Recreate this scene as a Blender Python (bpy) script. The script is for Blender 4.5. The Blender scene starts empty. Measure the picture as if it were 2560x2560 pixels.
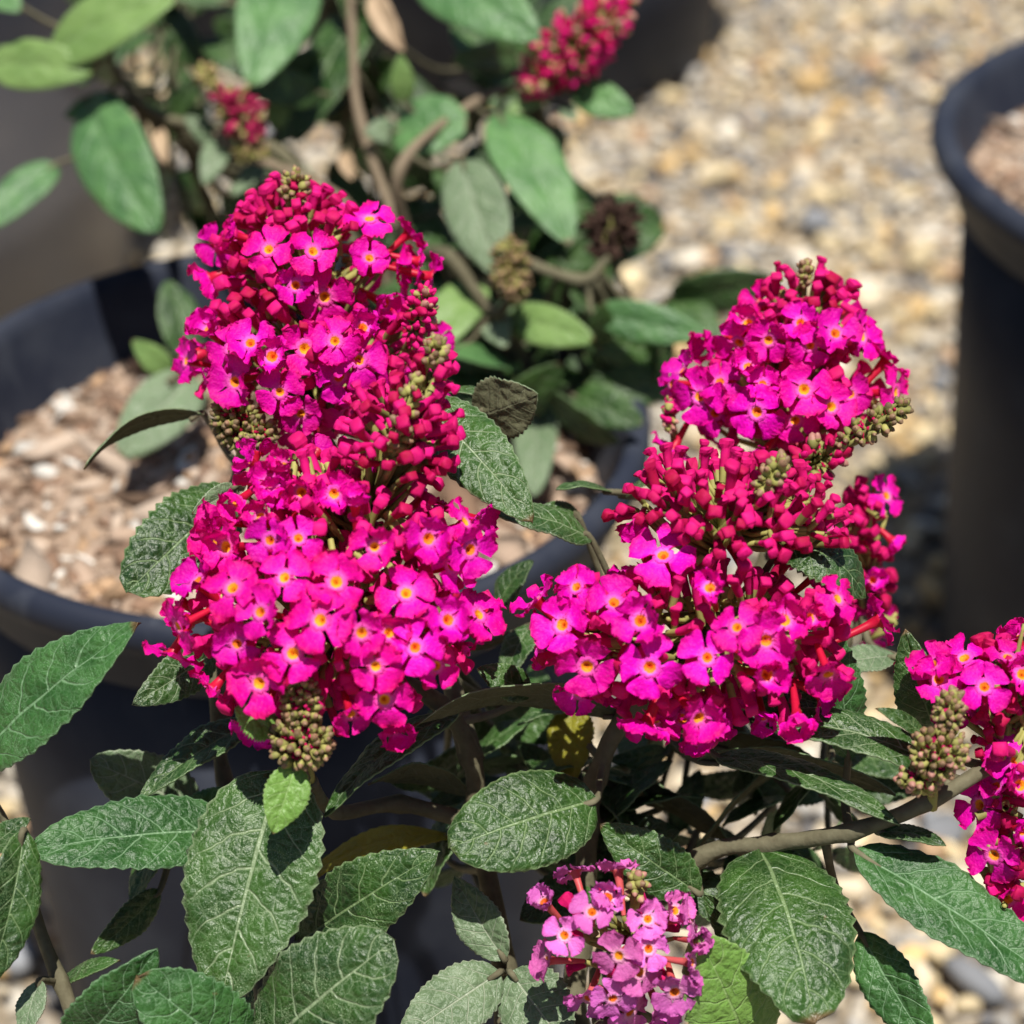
import bpy, math, random
import numpy as np
from mathutils import Vector, Quaternion

random.seed(7)
RNG = np.random.default_rng(11)
S = bpy.context.scene
COL = S.collection

# ------------------------------------------------------------------ camera
PITCH = math.radians(34.0)
CAM = np.array([0.0, 0.0, 0.495])
FW = np.array([0, math.cos(PITCH), -math.sin(PITCH)])
UP = np.array([0, math.sin(PITCH), math.cos(PITCH)])
RT = np.array([1.0, 0, 0])
K = 5134.0                      # focal length in photograph pixels (2560 wide)
cd = bpy.data.cameras.new('camera')
cd.sensor_width = 36.0
cd.lens = 36.0 * K / 2560.0
cd.clip_start = 0.01
cd.clip_end = 60.0
cd.dof.use_dof = True
cd.dof.focus_distance = 0.356
cd.dof.aperture_fstop = 13.5
cam = bpy.data.objects.new('camera', cd)
cam.location = CAM
cam.rotation_euler = (math.pi / 2 - PITCH, 0, 0)
COL.objects.link(cam)
S.camera = cam

# ------------------------------------------------------------------ light
SUN = np.array([0.05, -0.27, 0.96]); SUN /= np.linalg.norm(SUN)
w = bpy.data.worlds.new('World'); S.world = w; w.use_nodes = True
nt = w.node_tree
sky = nt.nodes.new('ShaderNodeTexSky'); sky.sky_type = 'NISHITA'; sky.sun_disc = False
sky.sun_elevation = math.asin(SUN[2]); sky.sun_rotation = math.atan2(SUN[0], SUN[1])
bg = nt.nodes['Background']; bg.inputs['Strength'].default_value = 0.05
nt.links.new(sky.outputs[0], bg.inputs['Color'])
sl = bpy.data.lights.new('sun', 'SUN'); sl.energy = 5.0; sl.angle = math.radians(0.5)
sl.color = (1.0, 0.955, 0.88)
so = bpy.data.objects.new('sun', sl); COL.objects.link(so)
so.rotation_euler = Vector(SUN).to_track_quat('Z', 'Y').to_euler()
so.location = (0.2, -0.4, 2.5)
S.view_settings.view_transform = 'Standard'; S.view_settings.look = 'None'
S.view_settings.exposure = 0.5; S.view_settings.gamma = 1.0
S.view_settings.use_curve_mapping = False
S.render.engine = 'CYCLES'
S.cycles.use_denoising = True
S.cycles.max_bounces = 8; S.cycles.transmission_bounces = 6; S.cycles.diffuse_bounces = 4

# ------------------------------------------------------------------ helpers
def nrm(v):
    v = np.asarray(v, float); n = np.linalg.norm(v)
    return v / n if n > 1e-12 else v
def at(px, py, d):
    """point at depth d (metres in front of the lens) that the photograph shows at px,py"""
    return CAM + d * (FW + (px - 1280.0) / K * RT - (py - 1280.0) / K * UP)
def mesh(name, V, F, mats, mi=None, smooth=True):
    me = bpy.data.meshes.new(name)
    me.from_pydata([tuple(v) for v in V], [], [tuple(f) for f in F])
    for m in mats: me.materials.append(m)
    if mi is not None: me.polygons.foreach_set('material_index', np.asarray(mi, np.int32))
    if smooth: me.polygons.foreach_set('use_smooth', np.ones(len(F), bool))
    me.update()
    return me
def trimesh(name, V, T, mats, mi=None, smooth=True):
    """fast triangle mesh from numpy arrays"""
    me = bpy.data.meshes.new(name)
    n, t = len(V), len(T)
    me.vertices.add(n); me.vertices.foreach_set('co', np.asarray(V, np.float32).ravel())
    me.loops.add(3 * t); me.loops.foreach_set('vertex_index', np.asarray(T, np.int32).ravel())
    me.polygons.add(t); me.polygons.foreach_set('loop_start', np.arange(0, 3 * t, 3, dtype=np.int32))
    for m in mats: me.materials.append(m)
    if mi is not None: me.polygons.foreach_set('material_index', np.asarray(mi, np.int32))
    me.polygons.foreach_set('use_smooth', np.full(t, smooth, bool))
    me.update(); me.validate()
    return me
def link(name, me, parent=None, loc=(0, 0, 0)):
    o = bpy.data.objects.new(name, me); COL.objects.link(o)
    o.location = tuple(loc)
    if parent is not None: o.parent = parent
    return o
def tag(o, label=None, cat=None, group=None, kind=None):
    if label: o['label'] = label
    if cat: o['category'] = cat
    if group: o['group'] = group
    if kind: o['kind'] = kind
    return o

# node shorthand
class NT:
    def __init__(s, name):
        s.m = bpy.data.materials.new(name); s.m.use_nodes = True
        s.t = s.m.node_tree; s.t.nodes.clear()
        s.out = s.t.nodes.new('ShaderNodeOutputMaterial')
    def n(s, typ, **kw):
        x = s.t.nodes.new(typ)
        for k, v in kw.items():
            if k in ('operation', 'data_type', 'blend_type', 'feature', 'attribute_name', 'interpolation_type', 'uv_map', 'voronoi_dimensions', 'noise_dimensions', 'clamp'):
                setattr(x, k, v)
        return x
    def put(s, sock, v):
        if v is None: return
        if isinstance(v, bpy.types.NodeSocket): s.t.links.new(v, sock)
        elif isinstance(v, (tuple, list)) and len(v) == 3 and sock.type == 'RGBA': sock.default_value = (*v, 1)
        else: sock.default_value = v
    def math(s, op, a, b=None, c=None, clamp=False):
        x = s.n('ShaderNodeMath'); x.operation = op; x.use_clamp = clamp
        for i, v in enumerate((a, b, c)): s.put(x.inputs[i], v)
        return x.outputs[0]
    def mix(s, f, a, b, bt='MIX'):
        x = s.n('ShaderNodeMix'); x.data_type = 'RGBA'; x.blend_type = bt
        s.put(x.inputs[0], f); s.put(x.inputs[6], a); s.put(x.inputs[7], b)
        return x.outputs[2]
    def sstep(s, v, a, b, lo=0.0, hi=1.0):
        x = s.n('ShaderNodeMapRange'); x.interpolation_type = 'SMOOTHSTEP'
        for i, q in enumerate((v, a, b, lo, hi)): s.put(x.inputs[i], q)
        return x.outputs[0]
    def noise(s, vec, scale, detail=3.0, rough=0.55, dist=0.0):
        x = s.n('ShaderNodeTexNoise'); s.put(x.inputs['Vector'], vec)
        x.inputs['Scale'].default_value = scale; x.inputs['Detail'].default_value = detail
        x.inputs['Roughness'].default_value = rough; x.inputs['Distortion'].default_value = dist
        return x.outputs[0]
    def voro(s, vec, scale, feature='F1', rnd=1.0):
        x = s.n('ShaderNodeTexVoronoi'); x.feature = feature; s.put(x.inputs['Vector'], vec)
        x.inputs['Scale'].default_value = scale; x.inputs['Randomness'].default_value = rnd
        return x
    def ramp(s, f, stops):
        x = s.n('ShaderNodeValToRGB'); s.put(x.inputs[0], f)
        e = x.color_ramp.elements
        while len(e) < len(stops): e.new(0.5)
        for i, (p, c) in enumerate(stops): e[i].position = p; e[i].color = (*c, 1)
        return x.outputs[0]
    def coord(s, which='Object'):
        return s.n('ShaderNodeTexCoord').outputs[which]
    def rnd(s):
        return s.n('ShaderNodeObjectInfo').outputs['Random']
    def bump(s, h, strength, dist):
        x = s.n('ShaderNodeBump'); s.put(x.inputs['Height'], h)
        x.inputs['Strength'].default_value = strength; x.inputs['Distance'].default_value = dist
        return x.outputs[0]
    def pbr(s, col, rough=0.5, normal=None, spec=0.5, sheen=0.0):
        x = s.n('ShaderNodeBsdfPrincipled')
        s.put(x.inputs['Base Color'], col); s.put(x.inputs['Roughness'], rough); s.put(x.inputs['Normal'], normal)
        x.inputs['Specular IOR Level'].default_value = spec
        x.inputs['Sheen Weight'].default_value = sheen
        return x.outputs[0]
    def finish(s, sh, trans=None, tcol=None, normal=None):
        if trans:
            t = s.n('ShaderNodeBsdfTranslucent'); s.put(t.inputs['Color'], tcol); s.put(t.inputs['Normal'], normal)
            mx = s.n('ShaderNodeMixShader'); mx.inputs[0].default_value = trans
            s.t.links.new(sh, mx.inputs[1]); s.t.links.new(t.outputs[0], mx.inputs[2]); sh = mx.outputs[0]
        s.t.links.new(sh, s.out.inputs['Surface'])
        return s.m

# ------------------------------------------------------------------ materials
def leaf_material(name, green, green2, vein, hair, vs=0.85, hairs=0.5, rough=0.42, trans=0.22, tcol=(0.16, 0.30, 0.02), bump=0.5, spec=0.4):
    g = NT(name)
    uv = g.n('ShaderNodeUVMap', uv_map='uv').outputs[0]
    mm = g.n('ShaderNodeUVMap', uv_map='mm').outputs[0]
    sp = g.n('ShaderNodeSeparateXYZ'); g.put(sp.inputs[0], uv)
    u, v = sp.outputs[0], sp.outputs[1]
    a = g.math('ABSOLUTE', g.math('SUBTRACT', g.math('MULTIPLY', v, 2.0), 1.0))
    wob = g.noise(mm, 18.0, 2.0)
    wob = g.math('SUBTRACT', wob, 0.5)
    midw = g.math('MULTIPLY_ADD', u, -0.04, 0.06)
    mid = g.math('SUBTRACT', 1.0, g.sstep(a, g.math('MULTIPLY', midw, 0.4), midw))
    side = g.math('GREATER_THAN', v, 0.5)
    ph = g.math('ADD', g.math('MULTIPLY', u, 6.0), g.math('MULTIPLY', g.math('POWER', a, 1.3), -1.25))
    ph = g.math('ADD', ph, g.math('MULTIPLY_ADD', side, 0.45, g.math('MULTIPLY', wob, 0.45)))
    fr = g.math('ABSOLUTE', g.math('SUBTRACT', g.math('FRACT', ph), 0.5))
    sec = g.math('SUBTRACT', 1.0, g.sstep(fr, 0.010, 0.06))
    sec = g.math('MULTIPLY', sec, g.sstep(a, 0.98, 0.55, 0.25, 1.0))
    vn = g.voro(mm, 42.0, 'DISTANCE_TO_EDGE').outputs['Distance']
    ter = g.math('SUBTRACT', 1.0, g.sstep(vn, 0.0, 0.06))
    vn2 = g.voro(mm, 95.0, 'DISTANCE_TO_EDGE').outputs['Distance']
    qua = g.math('SUBTRACT', 1.0, g.sstep(vn2, 0.0, 0.08))
    vmask = g.math('MAXIMUM', g.math('MAXIMUM', mid, g.math('MULTIPLY', sec, 0.95)), g.math('MAXIMUM', g.math('MULTIPLY', g.math('MULTIPLY', ter, 0.5), g.sstep(g.noise(mm, 25.0, 2.0), 0.35, 0.65, 0.15, 1.0)), g.math('MULTIPLY', qua, 0.2)))
    big = g.sstep(g.noise(mm, 11.0, 4.0), 0.3, 0.7)
    rnd = g.rnd()
    col = g.mix(g.math('ADD', g.math('MULTIPLY', big, 0.9), g.math('MULTIPLY_ADD', rnd, 0.5, -0.2), clamp=True), green, green2)
    edge = g.sstep(a, 0.93, 1.0)
    col = g.mix(g.math('MULTIPLY', edge, 0.5), col, vein)
    col = g.mix(g.math('MULTIPLY', vmask, vs), col, vein)
    hs = g.noise(mm, 380.0, 1.0, 0.6)
    patch = g.noise(mm, 14.0, 2.0)
    hmask = g.math('MULTIPLY', g.sstep(hs, 0.56, 0.66), g.math('MULTIPLY', g.sstep(patch, 0.42, 0.66, 0.08, 1.2), hairs))
    col = g.mix(hmask, col, hair)
    blem = g.math('MULTIPLY', g.sstep(g.noise(mm, 34.0, 3.0), 0.70, 0.78), 0.7)
    tipb = g.math('MULTIPLY', g.sstep(g.math('ADD', u, g.math('MULTIPLY', wob, 0.06)), 0.955, 0.99), g.sstep(rnd, 0.4, 0.6))
    col = g.mix(g.math('MAXIMUM', blem, tipb), col, (0.13, 0.085, 0.035))
    puff = g.math('ADD', g.math('MULTIPLY', g.sstep(vn, 0.0, 0.35), 0.8), g.math('MULTIPLY', g.math('SUBTRACT', 1.0, g.math('MAXIMUM', mid, sec)), 1.0))
    hgt = g.math('ADD', puff, g.math('ADD', g.math('MULTIPLY', hs, 0.35), g.math('MULTIPLY', g.sstep(vn2, 0, 0.3), 0.25)))
    nb = g.bump(hgt, bump, 0.0006)
    rg = g.math('MULTIPLY_ADD', hs, 0.3, rough - 0.15)
    return g.finish(g.pbr(col, rg, nb, spec, 0.0), trans, tcol, nb)

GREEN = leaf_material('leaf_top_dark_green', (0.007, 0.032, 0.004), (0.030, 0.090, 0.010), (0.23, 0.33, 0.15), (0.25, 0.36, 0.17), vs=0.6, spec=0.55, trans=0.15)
GREY = leaf_material('leaf_top_grey_green', (0.010, 0.041, 0.005), (0.036, 0.098, 0.013), (0.30, 0.38, 0.22), (0.30, 0.39, 0.22), hairs=0.55, vs=0.65, spec=0.5, trans=0.15)
COOL = leaf_material('leaf_top_smooth_green', (0.015, 0.066, 0.012), (0.048, 0.145, 0.032), (0.22, 0.37, 0.20), (0.28, 0.41, 0.26), vs=0.65, hairs=0.3, rough=0.42)
LIME = leaf_material('leaf_top_young_green', (0.13, 0.27, 0.045), (0.19, 0.36, 0.07), (0.36, 0.5, 0.2), (0.4, 0.5, 0.28), vs=0.5, hairs=0.4, trans=0.3, tcol=(0.35, 0.5, 0.05))
YELLOW = leaf_material('leaf_top_yellowing_and_sunspot', (0.2, 0.19, 0.02), (0.34, 0.32, 0.02), (0.4, 0.4, 0.1), (0.4, 0.4, 0.15), vs=0.4, hairs=0.2, trans=0.35, tcol=(0.6, 0.55, 0.02))
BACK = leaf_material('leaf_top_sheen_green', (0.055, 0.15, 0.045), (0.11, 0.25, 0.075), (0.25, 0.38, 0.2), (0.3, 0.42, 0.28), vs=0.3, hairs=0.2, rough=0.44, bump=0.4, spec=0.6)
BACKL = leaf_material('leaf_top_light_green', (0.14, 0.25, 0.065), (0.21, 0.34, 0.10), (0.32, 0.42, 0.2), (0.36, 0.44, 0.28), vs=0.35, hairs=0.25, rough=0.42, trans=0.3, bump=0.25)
PALE = leaf_material('leaf_top_pale_sage', (0.11, 0.175, 0.085), (0.17, 0.245, 0.13), (0.42, 0.46, 0.34), (0.42, 0.46, 0.36), vs=0.6, hairs=0.3, trans=0.25)
UNDER = leaf_material('leaf_underside_felt', (0.09, 0.09, 0.048), (0.13, 0.13, 0.072), (0.22, 0.22, 0.14), (0.2, 0.2, 0.14), vs=0.6, hairs=0.3, rough=0.75, trans=0.25, tcol=(0.16, 0.2, 0.03), spec=0.2)
g = NT('dry_leaf'); nz = g.noise(g.coord(), 140, 4)
DRY = g.finish(g.pbr(g.mix(nz, (0.30, 0.2, 0.11), (0.6, 0.45, 0.3)), 0.7), 0.2, (0.5, 0.35, 0.2))

def petal_material(name, eye, halo, mid, rim, tc, tr=0.3):
    g = NT(name)
    at_ = g.n('ShaderNodeAttribute', attribute_name='rad').outputs['Fac']
    co = g.coord()
    nz = g.noise(co, 900, 3)
    r = g.math('ADD', at_, g.math('MULTIPLY', g.math('SUBTRACT', nz, 0.5), 0.10))
    c = g.ramp(r, [(0.0, (0.5, 0.09, 0.004)), (0.03, (0.75, 0.18, 0.008)), (0.05, eye), (0.135, eye), (0.19, halo), (0.29, tuple(0.45 * np.array(halo) + 0.55 * np.array(mid))), (0.44, mid), (0.80, tuple(0.6 * np.array(mid) + 0.4 * np.array(rim))), (1.0, rim)])
    pt = g.noise(co, 420, 3, 0.6); fv = g.noise(co, 2600, 2, 0.6)
    c = g.mix(g.math('MULTIPLY', g.sstep(pt, 0.45, 0.75), g.sstep(at_, 0.25, 0.45, 0.0, 0.45)), c, rim)
    c = g.mix(g.math('MULTIPLY', g.sstep(fv, 0.55, 0.75), g.sstep(at_, 0.2, 0.4, 0.0, 0.22)), c, halo)
    hv = g.n('ShaderNodeHueSaturation'); g.put(hv.inputs['Color'], c)
    g.put(hv.inputs['Value'], g.math('MULTIPLY_ADD', g.rnd(), 0.38, 0.82))
    g.put(hv.inputs['Hue'], g.math('MULTIPLY_ADD', g.math('FRACT', g.math('MULTIPLY', g.rnd(), 7.3)), 0.034, 0.48))
    streak = g.noise(co, 1800, 2)
    nb = g.bump(g.math('ADD', streak, g.math('ADD', nz, pt)), 0.5, 0.0003)
    return g.finish(g.pbr(hv.outputs[0], 0.55, nb, 0.16, 0.0), tr, tc, nb)
PETAL = petal_material('petal_magenta', (0.95, 0.33, 0.02), (0.86, 0.15, 0.52), (0.78, 0.001, 0.42), (0.56, 0.0, 0.15), (0.80, 0.0, 0.20))
LILAC = petal_material('petal_lilac', (0.85, 0.24, 0.01), (0.80, 0.42, 0.55), (0.72, 0.17, 0.54), (0.60, 0.10, 0.42), (0.6, 0.10, 0.36))
def plain(name, c1, c2, scale=500, rough=0.5, trans=0.0, tc=None, bump=0.2, spec=0.4, vary=0.3):
    g = NT(name); nz = g.noise(g.coord(), scale, 3)
    f = g.math('ADD', nz, g.math('MULTIPLY_ADD', g.rnd(), vary, -vary / 2), clamp=True)
    nb = g.bump(nz, bump, 0.0003)
    return g.finish(g.pbr(g.mix(f, c1, c2), rough, nb, spec), trans, tc, nb)
TUBE = plain('tube_crimson', (0.42, 0.003, 0.020), (0.62, 0.008, 0.06), 300, 0.45, 0.25, (0.7, 0.01, 0.03))
TUBEL = plain('tube_salmon', (0.55, 0.05, 0.06), (0.68, 0.16, 0.16), 300, 0.45, 0.25, (0.7, 0.1, 0.08))
BUD = plain('bud_crimson', (0.33, 0.002, 0.035), (0.66, 0.006, 0.18), 420, 0.68, 0.12, (0.7, 0.01, 0.08), vary=0.9, spec=0.18, bump=0.4)
CALYX = plain('calyx_olive', (0.12, 0.12, 0.03), (0.34, 0.32, 0.09), 400, 0.7, vary=0.6)
TIPB = plain('bud_tip_brown_pink', (0.12, 0.085, 0.04), (0.27, 0.15, 0.09), 500, 0.6, vary=0.9)
TIPP = plain('bud_tip_pink', (0.26, 0.12, 0.09), (0.46, 0.22, 0.18), 500, 0.6, vary=0.6)
STEM = plain('stem_grey_green', (0.055, 0.045, 0.025), (0.17, 0.16, 0.10), 420, 0.8, bump=1.0, spec=.2)
WOOD = plain('stem_brown', (0.12, 0.09, 0.06), (0.22, 0.17, 0.11), 90, 0.8, bump=0.5)
g = NT('black_plastic'); co = g.coord()
n1 = g.noise(co, 26, 4); n2 = g.noise(co, 700, 2); n3 = g.noise(co, 6, 3)
sc1 = g.n('ShaderNodeMapping'); g.put(sc1.inputs[0], co); sc1.inputs['Scale'].default_value = (60, 60, 4)
scr = g.sstep(g.noise(sc1.outputs[0], 1.6, 3), 0.58, 0.72)
dust = g.math('MAXIMUM', g.sstep(g.math('ADD', n1, g.math('MULTIPLY', n3, 0.5)), 0.6, 1.0), g.math('MULTIPLY', scr, 0.6))
PLASTIC = g.finish(g.pbr(g.mix(dust, (0.018, 0.022, 0.036), (0.048, 0.054, 0.070)), g.math('MULTIPLY_ADD', n1, 0.3, 0.42), g.bump(g.math('ADD', n2, n1), 0.15, 0.0005), 0.13))
g = NT('dusty_plastic'); co = g.coord()
n1 = g.noise(co, 9, 4); n2 = g.noise(co, 500, 2)
PLASTICG = g.finish(g.pbr(g.mix(g.sstep(n1, 0.3, 0.75), (0.10, 0.105, 0.13), (0.17, 0.165, 0.17)), 0.5, g.bump(n2, 0.2, 0.0005), 0.5))
g = NT('potting_mix'); co = g.coord()
n1 = g.noise(co, 120, 5, 0.65); n2 = g.noise(co, 30, 3)
c = g.mix(n1, (0.13, 0.085, 0.06), (0.42, 0.32, 0.25)); c = g.mix(g.math('MULTIPLY', n2, 0.5), c, (0.34, 0.24, 0.15))
SOIL = g.finish(g.pbr(c, 0.95, g.bump(n1, 1.0, 0.003), 0.1))
def attr_mat(name, rough, nscale, bump):
    g = NT(name)
    c = g.n('ShaderNodeAttribute', attribute_name='tint').outputs['Color']
    nz = g.noise(g.coord(), nscale, 4, 0.6)
    c = g.mix(0.6, c, g.mix(nz, (0.6, 0.58, 0.55), (1.0, 1.0, 1.0)), 'MULTIPLY')
    return g.finish(g.pbr(c, rough, g.bump(nz, bump, 0.001), 0.3))
STONE = attr_mat('pebble_stone', 0.75, 260, 0.4)
CHIP = attr_mat('bark_and_perlite', 0.9, 500, 0.5)
g = NT('gravel_ground'); co = g.coord()
vo = g.voro(co, 95.0); ed = g.voro(co, 95.0, 'DISTANCE_TO_EDGE').outputs['Distance']
sp = g.n('ShaderNodeSeparateXYZ'); g.put(sp.inputs[0], vo.outputs['Color'])
c = g.ramp(sp.outputs[0], [(0, (0.10, 0.10, 0.11)), (0.25, (0.3, 0.26, 0.2)), (0.5, (0.45, 0.33, 0.19)), (0.75, (0.48, 0.42, 0.34)), (1.0, (0.62, 0.58, 0.5))])
c = g.mix(g.sstep(ed, 0.0, 0.12), (0.2, 0.16, 0.11), c)
GROUND = g.finish(g.pbr(c, 0.9, g.bump(g.sstep(ed, 0, 0.3), 0.8, 0.005), 0.2))

# ------------------------------------------------------------------ ground and gravel
gv = []; gf = []
N = 40
xs = np.linspace(-8, 8, N); ys = np.linspace(-4, 14, N)
for y in ys:
    for x in xs: gv.append((x, y, 0.004 * math.sin(x * 3.1) * math.sin(y * 2.3) - 0.006))
for j in range(N - 1):
    for i in range(N - 1):
        a = j * N + i; gf.append((a, a + 1, a + N + 1, a + N))
gr = link('ground', mesh('ground', gv, gf, [GROUND])); tag(gr, kind='structure')

def ico(sub):
    import bmesh
    bm = bmesh.new(); bmesh.ops.create_icosphere(bm, subdivisions=sub, radius=1.0)
    V = np.array([v.co[:] for v in bm.verts]); T = np.array([[v.index for v in f.verts] for f in bm.faces])
    bm.free(); return V, T
ICV, ICT = ico(2)
ICV0, ICT0 = ico(1)
def scatter(name, pts, sizes, palette, weights, mat, parent=None, flat=(0.5, 0.85), V0=ICV, T0=ICT, lump=0.22, elong=(0.7, 1.3)):
    n = len(pts); nv = len(V0)
    ang = RNG.uniform(0, 2 * np.pi, n)
    sx = sizes * RNG.uniform(*elong, n); sy = sizes * RNG.uniform(0.65, 1.0, n); sz = sizes * RNG.uniform(*flat, n)
    V = np.repeat(V0[None], n, 0).astype(np.float32)
    # lumpy shape from a few random planes
    for k in range(3):
        d = RNG.normal(size=(n, 3)); d /= np.linalg.norm(d, axis=1)[:, None]
        h = np.einsum('nvk,nk->nv', V, d)
        V *= (1 + lump * np.sin(2.2 * h + RNG.uniform(0, 6, n)[:, None]))[:, :, None]
    V[:, :, 0] *= sx[:, None]; V[:, :, 1] *= sy[:, None]; V[:, :, 2] *= sz[:, None]
    tl = RNG.normal(0, 0.35, n); ct, st = np.cos(tl)[:, None], np.sin(tl)[:, None]
    x, z = V[:, :, 0].copy(), V[:, :, 2].copy(); V[:, :, 0] = x * ct - z * st; V[:, :, 2] = x * st + z * ct
    c, s_ = np.cos(ang)[:, None], np.sin(ang)[:, None]
    x, y = V[:, :, 0].copy(), V[:, :, 1].copy(); V[:, :, 0] = x * c - y * s_; V[:, :, 1] = x * s_ + y * c
    V += np.asarray(pts, np.float32)[:, None, :]
    T = (T0[None] + (np.arange(n) * nv)[:, None, None]).reshape(-1, 3)
    me = trimesh(name, V.reshape(-1, 3), T, [mat])
    pal = np.array(palette); pi = RNG.choice(len(pal), n, p=np.array(weights) / sum(weights))
    col = np.ones((n, nv, 4), np.float32); col[:, :, :3] = (pal[pi] * RNG.uniform(0.75, 1.2, (n, 1)))[:, None, :]
    ca = me.color_attributes.new('tint', 'FLOAT_COLOR', 'POINT'); ca.data.foreach_set('color', col.ravel())
    return link(name, me, parent)
PEB = [(0.74, 0.68, 0.57), (0.62, 0.53, 0.39), (0.60, 0.42, 0.20), (0.42, 0.40, 0.37), (0.25, 0.26, 0.28), (0.50, 0.33, 0.20), (0.68, 0.56, 0.35), (0.15, 0.15, 0.16)]
PW = [3, 4.5, 3, 4.2, 2.4, 1.2, 3.6, 0.6]
P = []
n = 20000
yy = 0.33 + RNG.uniform(0, 1, n) ** 0.85 * 1.55
xx = RNG.uniform(-0.36, 0.40, n) * (0.62 + yy * 0.75)
sz = RNG.gamma(4.5, 0.00072, n).clip(0.0016, 0.009)
P = np.stack([xx, yy, sz * 0.25 + RNG.uniform(-0.003, 0.003, n)], 1)
gvl = scatter('gravel', P, sz, PEB, PW, STONE, flat=(0.5, 0.8))
tag(gvl, 'tan, cream and grey pea gravel covering the ground', 'gravel', kind='stuff')

# ------------------------------------------------------------------ pots
def lathe(prof, seg=96):
    V = []; F = []
    for (r, z) in prof:
        for k in range(seg):
            a = 2 * math.pi * k / seg; V.append((r * math.cos(a), r * math.sin(a), z))
    for i in range(len(prof) - 1):
        for k in range(seg):
            k2 = (k + 1) % seg
            F.append((i * seg + k, i * seg + k2, (i + 1) * seg + k2, (i + 1) * seg + k))
    return V, F
def nursery_pot(x, y, r, h, label, mat=PLASTIC, soil=None, soil_label=None, seed=0):
    t = bpy.data.objects.new('nursery_pot', None); COL.objects.link(t); t.location = (x, y, 0)
    tag(t, label, 'plant pot', 'black plastic nursery pots')
    rb = r * 0.77
    def rr(z): return rb + (r * 0.905 - rb) * z / h
    outer = [(0.002, 0.002), (rb * 0.93, 0.002), (rb, 0.006), (rr(h * 0.3), h * 0.3), (rr(h * 0.6), h * 0.6), (rr(h * 0.88), h * 0.88)]
    inner = [(rr(h * 0.88) - 0.0016, h * 0.88), (rr(h * 0.5) - 0.0016, h * 0.5), (rb - 0.002, 0.006), (0.002, 0.005)]
    V, F = lathe(outer + inner)
    link('wall', mesh('pot_wall', V, F, [mat]), t)
    z0 = h * 0.875
    rim = [(rr(z0) - 0.0012, z0), (r * 0.912, z0 + 0.002), (r * 0.925, h - 0.0125), (r * 0.962, h - 0.0115), (r * 0.985, h - 0.0095), (r, h - 0.0060), (r * 0.997, h - 0.0028), (r * 0.980, h - 0.0006), (r * 0.958, h), (r * 0.938, h - 0.0012), (r * 0.926, h - 0.005), (rr(z0) - 0.0022, z0)]
    V, F = lathe(rim, 128)
    link('rim', mesh('pot_rim', V, F, [mat]), t)
    if soil:
        zs, mound = soil
        rs = rr(zs) - 0.001
        nr, na = 26, 72
        V = [(0, 0, zs)]; F = []
        rg = np.random.default_rng(seed)
        fr = rg.uniform(0, 6.28, (8,)); fk = rg.uniform(25, 95, (8, 2)) * rg.choice([-1, 1], (8, 2))
        def hz(px, py):
            q = sum(math.sin(fk[i, 0] * px + fk[i, 1] * py + fr[i]) for i in range(8)) / 8
            d = math.hypot(px, py) / rs
            return zs + mound * (1 - d * d) + (0.006 * q) * (1 - d ** 6 * 0.6)
        V[0] = (0, 0, hz(0, 0))
        for i in range(1, nr + 1):
            for k in range(na):
                a = 2 * math.pi * k / na; R_ = rs * i / nr
                V.append((R_ * math.cos(a), R_ * math.sin(a), hz(R_ * math.cos(a), R_ * math.sin(a))))
        for k in range(na): F.append((0, 1 + k, 1 + (k + 1) % na))
        for i in range(nr - 1):
            for k in range(na):
                a0 = 1 + i * na + k; a1 = 1 + i * na + (k + 1) % na
                F.append((a0, a0 + na, a1 + na, a1))
        # skirt down into the pot
        so_ = link('potting_soil', mesh('soil', V, F, [SOIL]), None, (x, y, 0))
        tag(so_, soil_label, 'soil', kind='stuff')
        m = 2600
        rad = rs * 0.985 * np.sqrt(rg.uniform(0, 1, m)); an = rg.uniform(0, 6.283, m)
        px, py = rad * np.cos(an), rad * np.sin(an)
        sz = rg.gamma(2.6, 0.0006, m).clip(0.0006, 0.0055)
        pz = np.array([hz(a, b) for a, b in zip(px, py)]) + sz * 0.15
        ch = scatter('soil_chips', np.stack([px, py, pz], 1), sz, [(0.38, 0.28, 0.21), (0.24, 0.15, 0.10), (0.48, 0.38, 0.30), (0.66, 0.63, 0.58), (0.14, 0.09, 0.06), (0.5, 0.33, 0.2)], [5, 4, 4, 1.6, 2.5, 1.2], CHIP, so_, flat=(0.3, 0.7), V0=ICV0, T0=ICT0, elong=(0.8, 2.8), lump=.3)
        ch['kind'] = 'stuff'
    return t
nursery_pot(-0.0606, 0.4563, 0.0967, 0.22, 'black pot with pale lumpy potting mix, directly behind the magenta bush', soil=(0.193, 0.010), soil_label='pale brown potting mix inside the pot behind the magenta bush', seed=3)
nursery_pot(0.2588, 0.6237, 0.120, 0.22, 'tall black pot of bare brown soil standing alone on the open gravel', soil=(0.198, 0.006), soil_label='brown soil dotted with white perlite in the lone pot on gravel', seed=5)
nursery_pot(0.015, 1.27, 0.145, 0.25, 'dark pot at the gravel edge beyond the crimson budded bush', mat=PLASTIC, soil=(0.215, 0.004), soil_label='soil in the dark pot at the gravel edge', seed=8)
nursery_pot(-0.315, 0.96, 0.15, 0.25, 'dusty grey-black pot beneath the broad leaves beyond the soil-filled pot', mat=PLASTICG, soil=(0.215, 0.004), soil_label='soil in the dusty grey-black pot', seed=9)
nursery_pot(-0.20, 1.36, 0.14, 0.25, 'shaded black pot standing between the dusty pot and the gravel edge', soil=(0.215, 0.004), soil_label='soil in the shaded black pot', seed=10)
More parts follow.
